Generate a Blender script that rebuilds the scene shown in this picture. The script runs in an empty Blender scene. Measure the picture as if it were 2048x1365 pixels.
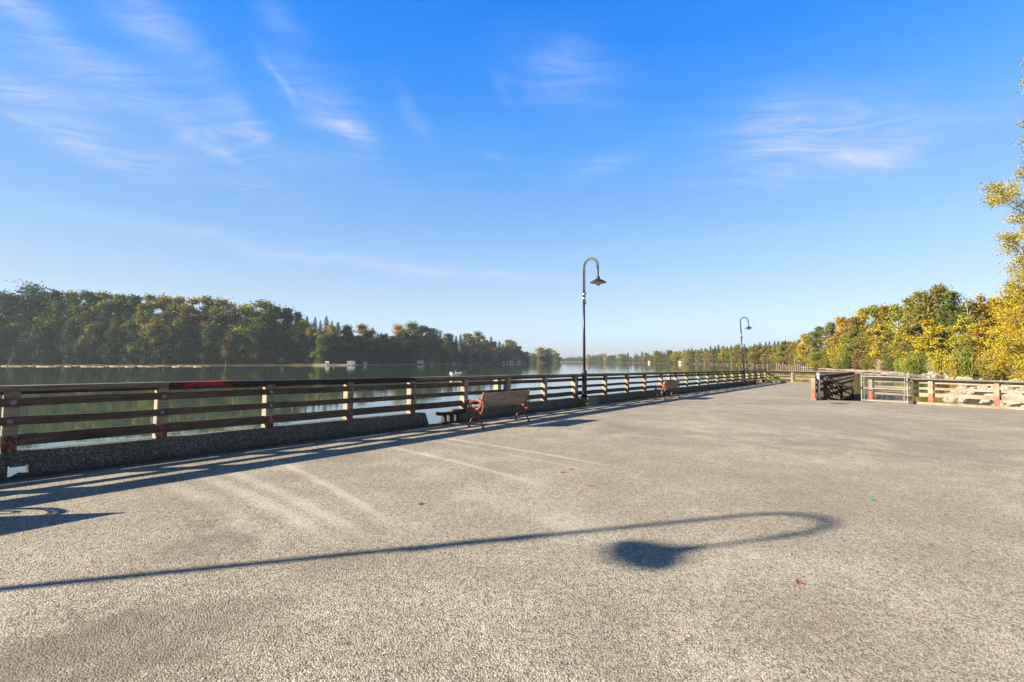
import bpy, bmesh, math, random
import numpy as np
from mathutils import Vector, Matrix

sc = bpy.context.scene
C = sc.collection
R = math.radians

# ------------------------------------------------------------ camera, light, sky, exposure
EYE = 1.53            # eye height above the deck below the camera
TILT = 0.0176         # the deck falls slightly to the right
WATER = EYE - 3.2     # water level
F = 910.2             # focal length in photo pixels (16 mm lens)
PITCH = math.atan((722.8 - 682.5) / F)
cd = bpy.data.cameras.new('camera'); cam = bpy.data.objects.new('camera', cd); C.objects.link(cam)
cd.sensor_width = 36; cd.lens = 16; cd.clip_end = 9000; cd.clip_start = 0.05
cam.location = (0, 0, EYE); cam.rotation_euler = (R(90) + PITCH, 0, 0)
sc.camera = cam

EXPOSURE = 1.55
SUN_EL, SUN_AZ = R(22.2), R(253.1)
sc.view_settings.view_transform = 'Standard'
sc.view_settings.look = 'None'
sc.view_settings.exposure = EXPOSURE
sc.view_settings.gamma = 1
ld = bpy.data.lights.new('sun', 'SUN'); sun = bpy.data.objects.new('sun', ld); C.objects.link(sun)
ld.energy = 5.0; ld.angle = R(0.53); ld.color = (1.0, 0.86, 0.63)
sdir = Vector((math.sin(SUN_AZ) * math.cos(SUN_EL), math.cos(SUN_AZ) * math.cos(SUN_EL), math.sin(SUN_EL)))
sun.rotation_euler = sdir.to_track_quat('Z', 'Y').to_euler()
sun.location = (-20, -10, 20)


class NT:
    """small helper that writes node trees"""
    def __init__(s, tree): s.t = tree; s.n = tree.nodes; s.l = tree.links
    def put(s, sock, v):
        if v is None: return
        if isinstance(v, bpy.types.NodeSocket): s.l.new(v, sock)
        elif isinstance(v, (tuple, list)) and sock.type == 'RGBA' and len(v) == 3: sock.default_value = (*v, 1)
        else: sock.default_value = v
    def m(s, op, a, b=None, c=None, clamp=False):
        n = s.n.new('ShaderNodeMath'); n.operation = op; n.use_clamp = clamp
        for i, v in enumerate((a, b, c)): s.put(n.inputs[i], v)
        return n.outputs[0]
    def vm(s, op, a, b=None, sc_=None):
        n = s.n.new('ShaderNodeVectorMath'); n.operation = op
        s.put(n.inputs[0], a); s.put(n.inputs[1], b)
        if sc_ is not None: s.put(n.inputs[3], sc_)
        return n.outputs[1] if op in ('DOT_PRODUCT', 'LENGTH') else n.outputs[0]
    def noise(s, vec, scale, detail=3, rough=.5, dist=0, out=0):
        n = s.n.new('ShaderNodeTexNoise'); s.put(n.inputs['Vector'], vec)
        n.inputs['Scale'].default_value = scale; n.inputs['Detail'].default_value = detail
        n.inputs['Roughness'].default_value = rough; n.inputs['Distortion'].default_value = dist
        return n.outputs[out]
    def voro(s, vec, scale, feature='F1', out=0, rnd=1):
        n = s.n.new('ShaderNodeTexVoronoi'); n.feature = feature; s.put(n.inputs['Vector'], vec)
        n.inputs['Scale'].default_value = scale; n.inputs['Randomness'].default_value = rnd
        return n.outputs[out]
    def ramp(s, fac, stops, interp='LINEAR'):
        n = s.n.new('ShaderNodeValToRGB'); s.put(n.inputs[0], fac); cr = n.color_ramp; cr.interpolation = interp
        while len(cr.elements) < len(stops): cr.elements.new(.5)
        for e, (p, c) in zip(cr.elements, stops):
            e.position = p; e.color = (c, c, c, 1) if isinstance(c, (int, float)) else (*c, 1)
        return n.outputs[0]
    def mix(s, fac, a, b, mode='MIX'):
        n = s.n.new('ShaderNodeMix'); n.data_type = 'RGBA'; n.blend_type = mode
        s.put(n.inputs[0], fac); s.put(n.inputs[6], a); s.put(n.inputs[7], b)
        return n.outputs[2]
    def map(s, vec, scale=(1, 1, 1), rot=(0, 0, 0), loc=(0, 0, 0)):
        n = s.n.new('ShaderNodeMapping'); s.put(n.inputs[0], vec)
        n.inputs['Scale'].default_value = scale; n.inputs['Rotation'].default_value = rot; n.inputs['Location'].default_value = loc
        return n.outputs[0]
    def coord(s, which='Object'):
        return s.n.new('ShaderNodeTexCoord').outputs[which]
    def sep(s, v):
        n = s.n.new('ShaderNodeSeparateXYZ'); s.put(n.inputs[0], v); return n.outputs
    def comb(s, x, y, z):
        n = s.n.new('ShaderNodeCombineXYZ'); s.put(n.inputs[0], x); s.put(n.inputs[1], y); s.put(n.inputs[2], z); return n.outputs[0]
    def bump(s, h, dist, strength=1, normal=None):
        n = s.n.new('ShaderNodeBump'); s.put(n.inputs['Height'], h); n.inputs['Distance'].default_value = dist
        n.inputs['Strength'].default_value = strength; s.put(n.inputs['Normal'], normal); return n.outputs[0]


w = bpy.data.worlds.new('World'); sc.world = w; w.use_nodes = True
t = NT(w.node_tree)
sky = t.n.new('ShaderNodeTexSky'); sky.sky_type = 'NISHITA'; sky.sun_disc = False
sky.sun_elevation = SUN_EL; sky.sun_rotation = SUN_AZ
dirv = t.coord('Generated')
dx, dy, dz = t.sep(dirv)
# deep autumn blue overhead, pale at the horizon: tint of the physical sky by elevation
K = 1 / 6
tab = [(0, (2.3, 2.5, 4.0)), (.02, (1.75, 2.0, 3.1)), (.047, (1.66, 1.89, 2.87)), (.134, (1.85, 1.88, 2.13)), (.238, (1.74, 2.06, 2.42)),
       (.334, (1.40, 2.10, 2.80)), (.421, (.95, 2.15, 3.3)), (.498, (.52, 2.0, 3.75)), (.565, (.18, 1.9, 4.15)), (.655, (.04, 1.75, 4.3)), (.75, (.04, .45, 1.2)), (.9, (.06, .2, .45))]  # zenith above the frame darkened to weaken the blue fill in shadows
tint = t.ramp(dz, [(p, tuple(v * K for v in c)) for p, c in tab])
# the sky varies less around the compass than the plain model does: sample it at a softened azimuth
hz_ = t.m('SQRT', t.m('MAXIMUM', t.m('SUBTRACT', 1, t.m('MULTIPLY', dz, dz)), 0))
az2 = t.m('MULTIPLY', t.m('SINE', t.m('ARCTAN2', dx, dy)), .45)
t.put(sky.inputs[0], t.comb(t.m('MULTIPLY', t.m('SINE', az2), hz_), t.m('MULTIPLY', t.m('COSINE', az2), hz_), dz))
col = t.mix(1, sky.outputs[0], tint, 'MULTIPLY')
col = t.vm('SCALE', col, None, 6 / 2 ** EXPOSURE)
# cirrus: wisps placed by azimuth and elevation, combed by a stretched noise on the cloud plane
jn = t.vm('SCALE', t.vm('SUBTRACT', t.noise(dirv, 7, 5, .6, out=1), (.5, .5, .5)), None, .11); jx, jy, jz = t.sep(jn)
az = t.m('ADD', t.m('ARCTAN2', dx, dy), jx); el = t.m('ADD', t.m('ARCSINE', dz), t.m('MULTIPLY', jz, .6))
zc = t.m('MAXIMUM', dz, .03)
plane = t.comb(t.m('DIVIDE', dx, zc), t.m('DIVIDE', dy, zc), 0)
warp = t.vm('SCALE', t.vm('SUBTRACT', t.noise(plane, 1.1, 3, out=1), (.5, .5, .5)), None, .5)
pl = t.vm('ADD', plane, warp)
comb1 = t.noise(t.map(pl, (1.0, 3.6, 1), (0, 0, R(28))), 2.0, 12, .62, 1.1)
comb2 = t.noise(t.map(pl, (1, 3, 1), (0, 0, R(-12))), 1.0, 5, .6)
fib = t.m('MULTIPLY', t.ramp(comb1, [(.34, 0), (.74, 1)]), t.ramp(comb2, [(.3, .2), (.62, 1)]))


def azel(x, y):
    v = Vector(((x - 1024) / F, 1, (682.5 - y) / F)); v.rotate(Matrix.Rotation(PITCH, 3, 'X')); v.normalize()
    return math.atan2(v.x, v.y), math.asin(v.z)


wisps = [(280, 195, 270, 60, 8, .8), (475, 228, 62, 26, 22, .75), (563, 162, 46, 11, 48, .55), (645, 215, 95, 50, 35, .6), (705, 262, 48, 22, 28, .62),
         (1130, 148, 95, 42, 12, .75), (1600, 268, 160, 66, 10, 1.15), (1790, 290, 210, 46, -5, .62), (1600, 350, 240, 40, 6, .3), (190, 305, 170, 42, 12, .6), (60, 190, 150, 50, 6, .6), (420, 340, 260, 40, 8, .35), (440, 300, 75, 11, 17, .5),
         (1195, 328, 75, 20, -12, .4), (75, 45, 95, 32, 26, .75), (290, 45, 150, 50, 22, .7), (60, 243, 110, 12, 4, .4), (820, 538, 430, 11, 4, .85),
         (820, 225, 55, 14, 52, .25), (1005, 323, 30, 7, 15, .4), (640, 325, 200, 30, 8, .26), (1010, 175, 14, 24, -30, .25), (1320, 570, 330, 9, 3, .2), (1880, 545, 200, 16, -9, .25), (560, 30, 60, 26, 22, .3)]
tot = None
for (px, py, sx, sy, ang, stg) in wisps:
    a0, e0 = azel(px, py); k = math.cos(a0) ** 2 / F
    u = t.m('MULTIPLY', t.m('SUBTRACT', az, a0), 1 / k); v = t.m('MULTIPLY', t.m('SUBTRACT', el, e0), -1 / k)
    ca, sa = math.cos(R(ang)), math.sin(R(ang))
    p = t.m('ADD', t.m('MULTIPLY', u, ca / sx), t.m('MULTIPLY', v, sa / sx))
    q = t.m('ADD', t.m('MULTIPLY', u, -sa / sy), t.m('MULTIPLY', v, ca / sy))
    r2 = t.m('ADD', t.m('MULTIPLY', p, p), t.m('MULTIPLY', q, q))
    g = t.m('MULTIPLY', t.m('EXPONENT', t.m('MULTIPLY', r2, -1)), stg)
    tot = g if tot is None else t.m('ADD', tot, g)
cl = t.m('MULTIPLY', tot, t.m('ADD', t.m('MULTIPLY', fib, .85), .17))
veil = t.m('MULTIPLY', t.m('MULTIPLY', comb2, comb1), .14)
cl = t.m('ADD', cl, t.m('MULTIPLY', veil, t.ramp(dz, [(.0, 0), (.15, 1), (.7, .8)])), clamp=True)
cloudc = tuple(v / 2 ** EXPOSURE * 10 for v in (.66, .76, .97))
col = t.mix(cl, col, cloudc)
# unseen sky behind the camera, dimmed and warmed to take blue out of shadows
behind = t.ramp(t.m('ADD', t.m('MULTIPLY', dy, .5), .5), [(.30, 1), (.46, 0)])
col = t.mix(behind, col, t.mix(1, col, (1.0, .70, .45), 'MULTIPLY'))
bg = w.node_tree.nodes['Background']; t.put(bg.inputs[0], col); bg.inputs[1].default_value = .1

# ------------------------------------------------------------ projection helpers (planning only)
def ray(x, y):
    v = Vector(((x - 1024) / F, 1, (682.5 - y) / F)); v.rotate(Matrix.Rotation(PITCH, 3, 'X')); return v
def on_deck(x, y, z=0):
    r = ray(x, y); k = (z - EYE) / (r.z + TILT * r.x); return Vector((0, 0, EYE)) + k * r
def on_level(x, y, z):
    r = ray(x, y); k = (z - EYE) / r.z; return Vector((0, 0, EYE)) + k * r
def at_depth(x, Y):
    return Vector(((x - 1024) / F * Y * 1.0, Y, 0))
def height_for(y, Y):   # world z seen at photo row y at depth Y
    r = ray(1024, y); return EYE + r.z / r.y * Y
def deck_z(x): return -TILT * x
EDIR = Vector((.6293, .7771, 0)); NDIR = Vector((.7771, -.6293, 0))
P0 = Vector((-6.153, 5.632, 0))
def FP(s, d, z=0):
    p = P0 + s * EDIR + d * NDIR; p.z = z + deck_z(p.x); return p
def s_at(px, zr=.7):
    lo, hi = -20, 80
    for _ in range(60):
        m = (lo + hi) / 2; p = FP(m, 0, zr)
        v = p - Vector((0, 0, EYE)); v.rotate(Matrix.Rotation(-PITCH, 3, 'X'))
        x = 1024 + F * v.x / v.y if v.y > 0 else -1e9
        if x < px: lo = m
        else: hi = m
    return lo

# ------------------------------------------------------------ object helpers
def tag(o, label=None, cat=None, group=None, kind=None):
    if label: o['label'] = label
    if cat: o['category'] = cat
    if group: o['group'] = group
    if kind: o['kind'] = kind
    return o
def empty(name, label=None, cat=None, group=None, loc=(0, 0, 0), rz=0, mat=None):
    o = bpy.data.objects.new(name, None); C.objects.link(o); o.empty_display_size = .2
    if mat is not None: o.matrix_world = mat
    else: o.location = loc; o.rotation_euler = (0, 0, rz)
    return tag(o, label, cat, group)
def copy_tree(o, parent=None):
    c = o.copy(); C.objects.link(c); c.parent = parent
    for ch in o.children: copy_tree(ch, c)
    return c
def frame(p, d):
    """axes on the sloping deck: X along d, Z off the deck, Y to the left of d"""
    z = Vector((TILT, 0, 1)).normalized(); x = Vector((d[0], d[1], 0)); x = (x - x.dot(z) * z).normalized(); y = z.cross(x)
    m = Matrix((x, y, z)).transposed().to_4x4(); m.translation = p; return m


class MB:
    def __init__(s): s.v = []; s.f = []
    def add(s, vs, fs):
        n = len(s.v); s.v += [tuple(v) for v in vs]; s.f += [tuple(i + n for i in f) for f in fs]; return s
    def box(s, x0, x1, y0, y1, z0, z1, M=None):
        vs = [Vector(p) for p in ((x0, y0, z0), (x1, y0, z0), (x1, y1, z0), (x0, y1, z0), (x0, y0, z1), (x1, y0, z1), (x1, y1, z1), (x0, y1, z1))]
        if M is not None: vs = [M @ v for v in vs]
        return s.add(vs, [(0, 3, 2, 1), (4, 5, 6, 7), (0, 1, 5, 4), (1, 2, 6, 5), (2, 3, 7, 6), (3, 0, 4, 7)])
    def beam(s, a, b, wd, h, up=(0, 0, 1)):
        a, b = Vector(a), Vector(b); x = (b - a).normalized(); up = Vector(up); y = up.cross(x).normalized(); z = x.cross(y)
        M = Matrix((x, y, z)).transposed().to_4x4(); M.translation = a
        return s.box(0, (b - a).length, -wd / 2, wd / 2, -h / 2, h / 2, M)
    def tube(s, pts, r, n=8, cap=True):
        pts = [Vector(p) for p in pts]; rs = r if isinstance(r, (list, tuple)) else [r] * len(pts)
        n0 = len(s.v); prev = None
        for i, p in enumerate(pts):
            d = (pts[min(i + 1, len(pts) - 1)] - pts[max(i - 1, 0)]).normalized()
            if prev is None:
                a = Vector((0, 0, 1)) if abs(d.z) < .9 else Vector((1, 0, 0)); u = d.cross(a).normalized()
            else: u = (prev - prev.dot(d) * d).normalized()
            prev = u; v = d.cross(u)
            for k in range(n):
                an = 2 * math.pi * k / n; s.v.append(tuple(p + rs[i] * (math.cos(an) * u + math.sin(an) * v)))
        for i in range(len(pts) - 1):
            for k in range(n):
                a = n0 + i * n + k; b = n0 + i * n + (k + 1) % n; s.f.append((a, b, b + n, a + n))
        if cap: s.f.append(tuple(n0 + k for k in range(n))[::-1]); s.f.append(tuple(n0 + (len(pts) - 1) * n + k for k in range(n)))
        return s
    def lathe(s, prof, n=24, c=(0, 0, 0), capt=True):
        n0 = len(s.v)
        for r, z in prof:
            for k in range(n):
                an = 2 * math.pi * k / n; s.v.append((c[0] + r * math.cos(an), c[1] + r * math.sin(an), c[2] + z))
        for i in range(len(prof) - 1):
            for k in range(n):
                a = n0 + i * n + k; b = n0 + i * n + (k + 1) % n; s.f.append((a, b, b + n, a + n))
        if capt: s.f.append(tuple(n0 + k for k in range(n))[::-1]); s.f.append(tuple(n0 + (len(prof) - 1) * n + k for k in range(n)))
        return s
    def mesh(s, name, mat, smooth=False, bevel=0):
        me = bpy.data.meshes.new(name); me.from_pydata(s.v, [], s.f); me.update()
        bm = bmesh.new(); bm.from_mesh(me); bmesh.ops.recalc_face_normals(bm, faces=bm.faces)
        if bevel: bmesh.ops.bevel(bm, geom=list(bm.edges), offset=bevel, segments=1, affect='EDGES', clamp_overlap=True)
        bm.to_mesh(me); bm.free()
        if mat: me.materials.append(mat)
        if smooth:
            for p in me.polygons: p.use_smooth = True
        return me
    def build(s, name, mat, parent=None, smooth=False, bevel=0):
        o = bpy.data.objects.new(name, s.mesh(name, mat, smooth, bevel)); C.objects.link(o); o.parent = parent; return o
def link(name, me, parent=None, loc=None):
    o = bpy.data.objects.new(name, me); C.objects.link(o); o.parent = parent
    if loc is not None: o.location = loc
    return o

# ------------------------------------------------------------ materials
def mat(name, rough=.8, spec=.3):
    m = bpy.data.materials.new(name); m.use_nodes = True; b = m.node_tree.nodes['Principled BSDF']
    b.inputs['Roughness'].default_value = rough; b.inputs['Specular IOR Level'].default_value = spec
    return m, NT(m.node_tree), b

def wood_mat(name, c1, c2, paint=None, spec=.2):
    m, t, b = mat(name, .85, spec)
    o = t.coord(); rnd = t.n.new('ShaderNodeObjectInfo').outputs['Random']
    sh = t.vm('ADD', o, t.comb(t.m('MULTIPLY', rnd, 37), t.m('MULTIPLY', rnd, 11), 0))
    g = t.noise(t.map(sh, (1.3, 24, 24)), 3.0, 6, .65, .4)
    big = t.noise(sh, 1.1, 4, .6)
    fine = t.noise(t.map(sh, (6, 60, 60)), 3, 3, .6)
    c = t.mix(t.ramp(g, [(.36, 0), (.62, 1)]), c1, c2)
    c = t.mix(t.m('MULTIPLY', t.ramp(big, [(.42, 0), (.68, 1)]), .55), c, tuple(v * .45 for v in c1))
    c = t.mix(t.m('MULTIPLY', t.ramp(fine, [(.3, 1), (.42, 0)]), .6), c, (.02, .016, .012))
    if paint:
        z = t.sep(o)[2]; nz = t.noise(sh, 22, 4, .7)
        edge = t.m('ADD', z, t.m('MULTIPLY', t.m('SUBTRACT', nz, .5), .05))
        inside = t.m('LESS_THAN', edge, paint[1])
        if len(paint) > 2:
            nn = t.sep(t.coord('Normal'))[1]; inside = t.m('MULTIPLY', inside, t.m('LESS_THAN', nn, -.5))
        chips = t.ramp(t.noise(t.map(sh, (1, 1, .5)), 26, 6, .75), [(.40, .15), (.52, .95)])
        c = t.mix(t.m('MULTIPLY', inside, chips), c, paint[0])
    t.put(b.inputs['Base Color'], c)
    t.put(b.inputs['Normal'], t.bump(t.m('ADD', g, fine), .008, .9))
    return m

WOOD_RAIL = wood_mat('weathered_rail_wood', (.070, .050, .038), (.19, .145, .11))
WOOD_POST = wood_mat('post_wood_with_red_paint', (.24, .20, .155), (.45, .40, .335), ((.17, .022, .03), .50, 1))
WOOD_CAP = wood_mat('grey_cap_wood', (.12, .098, .085), (.28, .235, .20))
WOOD_PALE = wood_mat('pale_wood', (.22, .185, .15), (.40, .35, .29))  # paler timber tone for the end and right railings
WOOD_PALEPOST = wood_mat('pale_post_with_red_paint', (.25, .205, .165), (.42, .365, .30), ((.42, .09, .065), .46))
WOOD_PALEPLAIN = wood_mat('pale_post_unpainted', (.30, .235, .17), (.48, .39, .30))
WOOD_GREYCAP = wood_mat('silver_grey_cap_wood', (.13, .125, .12), (.24, .225, .21))
WOOD_DARK = wood_mat('dark_wood', (.045, .035, .028), (.13, .10, .08))  # darker timber tone for the pier side railing, gangway and gate post
WOOD_BENCH = wood_mat('brown_bench_slat_wood', (.14, .095, .075), (.27, .19, .155))
WOOD_PILE = wood_mat('piling_wood', (.14, .10, .075), (.34, .27, .2))
WOOD_LOG = wood_mat('drift_log_wood', (.16, .13, .11), (.40, .34, .30))

def cap_black():
    m, t, b = mat('cap_board_black_tar_and_red_paint', .7, .4)
    o = t.coord(); x, y, z = t.sep(o)
    n = t.noise(o, 9, 5, .7); n2 = t.noise(t.map(o, (2, 14, 14)), 4, 5, .6)
    base = t.mix(n2, (.10, .075, .06), (.22, .17, .13))
    blackm = t.ramp(t.m('ADD', n, t.m('MULTIPLY', z, 0)), [(.25, 0), (.34, 1)])
    c = t.mix(blackm, base, (.018, .017, .024))
    rx = t.m('ABSOLUTE', t.m('SUBTRACT', x, CAPRED)); rm = t.m('MULTIPLY', t.ramp(t.m('ADD', t.m('MULTIPLY', rx, 1.0), t.m('MULTIPLY', t.m('SUBTRACT', n2, .5), 1.6)), [(.26, 1), (.34, 0)]), t.ramp(t.noise(t.map(o, (5, 30, 30)), 3, 5, .7), [(.44, .05), (.50, 1)]))
    c = t.mix(rm, c, (.48, .010, .035))
    t.put(b.inputs['Base Color'], c); t.put(b.inputs['Normal'], t.bump(n, .006, .7))
    return m

def plain(name, c, rough=.5, metal=0, var=.3, scale=20, spec=.5, bumpd=.001):
    m, t, b = mat(name, rough, spec); b.inputs['Metallic'].default_value = metal
    n = t.noise(t.coord(), scale, 4, .6)
    t.put(b.inputs['Base Color'], t.mix(n, tuple(v * (1 - var) for v in c), tuple(min(1, v * (1 + var)) for v in c)))
    t.put(b.inputs['Normal'], t.bump(n, bumpd, .5))
    return m
IRON_RED = plain('rust_red_cast_iron', (.24, .070, .045), .45, 0, .35, 30)
BLACK = plain('black_painted_steel', (.018, .018, .02), .4, 0, .3, 30)
DARKIRON = plain('dark_rusty_iron', (.035, .028, .025), .8, 0, .4, 12)
GALV = plain('galvanised_steel', (.30, .31, .33), .45, .5, .15, 8)
BOLT = plain('galvanised_bolt', (.22, .22, .23), .45, .6, .2, 30)
STICKER = plain('white_sticker', (.75, .75, .74), .5, 0, .1, 60)
WHITE = plain('white_gelcoat', (.78, .79, .80), .35, 0, .05, 5)
GREYB = plain('blue_grey_hull', (.30, .38, .45), .35, 0, .1, 5)
BLACKC = plain('black_canvas', (.02, .02, .022), .7, 0, .2, 8)
DARKGLASS = plain('dark_glass', (.02, .025, .03), .08, 0, .1, 5)
TYRE = plain('tyre_rubber', (.02, .02, .02), .8)
REDROOF = plain('red_brown_roof', (.25, .10, .07), .8, 0, .2, 3)
SIDING = plain('cream_siding', (.62, .58, .50), .8, 0, .1, 3)
GLASS = None
def glass():
    m, t, b = mat('lamp_globe_glass', .12, .5); b.inputs['Base Color'].default_value = (.8, .78, .72, 1)
    b.inputs['Transmission Weight'].default_value = .75; return m
GLASS = glass()
SHADE_IN = plain('shade_pale_inside', (.45, .38, .30), .5, 0, .1, 8)

def concrete_kerb():
    m, t, b = mat('stained_kerb_concrete', .9, .25)
    o = t.coord('Object'); cells = t.voro(o, 55); colr = t.voro(o, 55, out=1)
    big = t.noise(o, 1.6, 5, .65); med = t.noise(o, 7, 4, .6)
    g = t.mix(t.sep(colr)[0], (.22, .205, .18), (.70, .64, .56))
    c = t.mix(t.ramp(cells, [(.0, 1), (.55, 0)]), (.10, .095, .085), g)
    c = t.mix(t.m('MULTIPLY', t.ramp(t.m('ADD', t.m('MULTIPLY', big, .6), t.m('MULTIPLY', med, .4)), [(.34, 1), (.52, 0)]), .62), c, (.07, .07, .058))
    c = t.mix(t.m('MULTIPLY', t.ramp(t.noise(o, 1.2, 3, .6), [(.5, 0), (.7, 1)]), .35), c, (.09, .10, .06))
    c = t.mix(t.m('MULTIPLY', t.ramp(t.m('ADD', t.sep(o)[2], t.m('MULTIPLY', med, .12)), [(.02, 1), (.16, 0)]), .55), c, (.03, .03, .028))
    t.put(b.inputs['Base Color'], c); t.put(b.inputs['Normal'], t.bump(t.m('ADD', t.m('MULTIPLY', cells, -1), med), .012, .8))
    return m
KERB = concrete_kerb()
KERB_CLEAN = plain('plain_concrete', (.20, .18, .14), .9, 0, .25, 14, .25, .004)

def deck_mat():
    m, t, b = mat('exposed_aggregate_concrete', .9, .3)
    g = t.n.new('ShaderNodeNewGeometry').outputs['Position']
    gg = t.comb(t.sep(g)[0], t.sep(g)[1], 0)
    jit = t.vm('ADD', gg, t.vm('SCALE', t.noise(gg, 30, 2, out=1), None, .02))
    d1 = t.voro(jit, 104); c1 = t.sep(t.voro(jit, 104, out=1))
    d2 = t.voro(jit, 130)
    big = t.noise(gg, .28, 5, .6, .3); med = t.noise(gg, 1.3, 5, .65); fine = t.noise(gg, 9, 4, .65); grit = t.noise(gg, 120, 3, .6)
    pale = t.mix(c1[0], (.49, .44, .365), (.71, .65, .555))
    stone = t.ramp(c1[1], [(0, (.06, .055, .05)), (.20, (.15, .135, .11)), (.30, (.40, .36, .285)), (.62, (.56, .505, .40)), (.74, (.45, .35, .24)), (.82, (.62, .57, .47)), (.95, (.74, .69, .60)), (1, (.28, .28, .26))])
    c = t.mix(t.ramp(d1, [(.35, 1), (.7, 0)]), pale, stone)
    pit = t.ramp(t.m('ADD', d1, t.m('MULTIPLY', t.m('SUBTRACT', grit, .5), .6)), [(.50, 0), (.64, 1)])
    pit = t.m('MULTIPLY', pit, t.ramp(t.noise(gg, 22, 2, .5), [(.3, .35), (.6, 1)]))
    c = t.mix(t.m('MULTIPLY', pit, .84), c, (.055, .048, .04))  # shadow between the pebbles darkened into the base colour
    # weather: darker damp/dirty areas and paler worn ones, as blotches of the surface itself
    wear = t.m('ADD', t.m('MULTIPLY', big, .5), t.m('MULTIPLY', med, .5))
    c = t.mix(t.m('MULTIPLY', t.ramp(wear, [(.38, 1), (.54, 0)]), .36), c, (.17, .135, .09))
    c = t.mix(t.m('MULTIPLY', t.ramp(wear, [(.52, 0), (.66, 1)]), .35), c, (.66, .60, .49))
    c = t.mix(t.m('MULTIPLY', t.ramp(fine, [(.33, 1), (.50, 0)]), .22), c, (.12, .10, .08))
    def band(p, q, wd, bend, strength, colr, cc, soft=.2):
        a = Vector((p.x, p.y, 0)); bb = Vector((q.x, q.y, 0)); L = (bb - a).length; e = (bb - a) / L; n = Vector((-e.y, e.x, 0))
        rel = t.vm('SUBTRACT', gg, tuple(a))
        s_ = t.m('MULTIPLY', t.vm('DOT_PRODUCT', rel, tuple(e)), 1 / L); d_ = t.vm('DOT_PRODUCT', rel, tuple(n))
        arc = t.m('MULTIPLY', t.m('MULTIPLY', s_, t.m('SUBTRACT', 1, s_)), bend * 4)
        dd = t.m('DIVIDE', t.m('ABSOLUTE', t.m('SUBTRACT', d_, arc)), wd)
        dd = t.m('ADD', dd, t.m('ADD', t.m('MULTIPLY', t.m('SUBTRACT', fine, .5), 1.3), t.m('MULTIPLY', t.m('SUBTRACT', grit, .5), 1.2)))
        ms = t.m('MULTIPLY', t.ramp(dd, [(soft, 1), (1.1, 0)]), t.m('MULTIPLY', t.ramp(s_, [(0, 0), (.12, 1)]), t.ramp(s_, [(.8, 1), (1, 0)])))
        ms = t.m('MULTIPLY', ms, t.m('MULTIPLY', t.ramp(med, [(.3, .45), (.6, 1)]), strength))
        return t.mix(ms, cc, colr)
    PL = (.67, .625, .545); DK = (.15, .125, .10)
    D = on_deck
    # arcs dragged by turning trailers
    c = band(D(868, 874), D(1250, 938), .075, .10, .55, PL, c)
    c = band(D(800, 872), D(1215, 950), .07, .12, .30, PL, c)
    c = band(D(728, 884), D(1110, 978), .095, .12, .5, PL, c)
    c = band(D(560, 925), D(800, 1060), .09, .06, .45, PL, c)
    c = band(D(430, 935), D(760, 1095), .12, .10, .42, PL, c)
    c = band(D(380, 945), D(690, 1100), .13, .10, .42, PL, c)
    c = band(D(330, 965), D(560, 1100), .15, .08, .28, PL, c)
    c = band(D(1440, 789), D(1620, 797.5), .16, 0, .8, PL, c, .3)
    # oily darker patches
    for (px, py, rx, st) in ((430, 1080, .55, .50), (420, 1010, .4, .3), (650, 1130, .4, .25), (250, 1290, .7, .4), (500, 1250, .5, .3), (60, 1330, .6, .5), (1210, 1300, .6, .14), (1480, 1230, .45, .12), (1560, 880, 1.6, .22), (1900, 900, 2.2, .2), (700, 920, .5, .22), (1250, 860, 1.2, .25)):
        p = D(px, py); rel = t.vm('SUBTRACT', gg, (p.x, p.y, 0)); ln = t.m('ADD', t.m('DIVIDE', t.vm('LENGTH', rel), rx), t.m('ADD', t.m('MULTIPLY', t.m('SUBTRACT', med, .5), 2.6), t.m('MULTIPLY', t.m('SUBTRACT', fine, .5), 1.2)))
        c = t.mix(t.m('MULTIPLY', t.ramp(ln, [(.3, 1), (1.2, 0)]), st), c, DK)
    # darker strip along the river kerb
    dn = t.m('ABSOLUTE', t.vm('DOT_PRODUCT', t.vm('SUBTRACT', gg, tuple(P0)), tuple(NDIR)))
    gr = t.ramp(t.m('ADD', dn, t.m('MULTIPLY', t.m('SUBTRACT', fine, .5), .35)), [(.16, 1), (.42, 0)])
    c = t.mix(t.m('MULTIPLY', gr, .8), c, (.045, .038, .03))
    # joint between the deck and the older pier beyond it
    j1, j2 = D(1380, 804.8), D(1621, 801.3); e = (j2 - j1); e.z = 0; e.normalize(); n = Vector((-e.y, e.x, 0))
    rel = t.vm('SUBTRACT', gg, (j1.x, j1.y, 0)); dd = t.m('ABSOLUTE', t.vm('DOT_PRODUCT', rel, tuple(n)))
    jm = t.m('MULTIPLY', t.m('LESS_THAN', dd, .035), t.m('LESS_THAN', t.vm('DOT_PRODUCT', rel, tuple(e)), (j2 - j1).length + .3))
    c = t.mix(t.m('MULTIPLY', jm, .75), c, (.05, .045, .04))
    t.put(b.inputs['Base Color'], c)
    h = t.m('SUBTRACT', t.m('MULTIPLY', t.ramp(d1, [(.0, 1), (.75, 0)]), 1.0), t.m('MULTIPLY', pit, .35))
    h = t.m('ADD', h, t.m('MULTIPLY', grit, .5))
    t.put(b.inputs['Normal'], t.bump(h, .0030, 1.0, t.bump(fine, .008, .5)))
    return m

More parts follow.
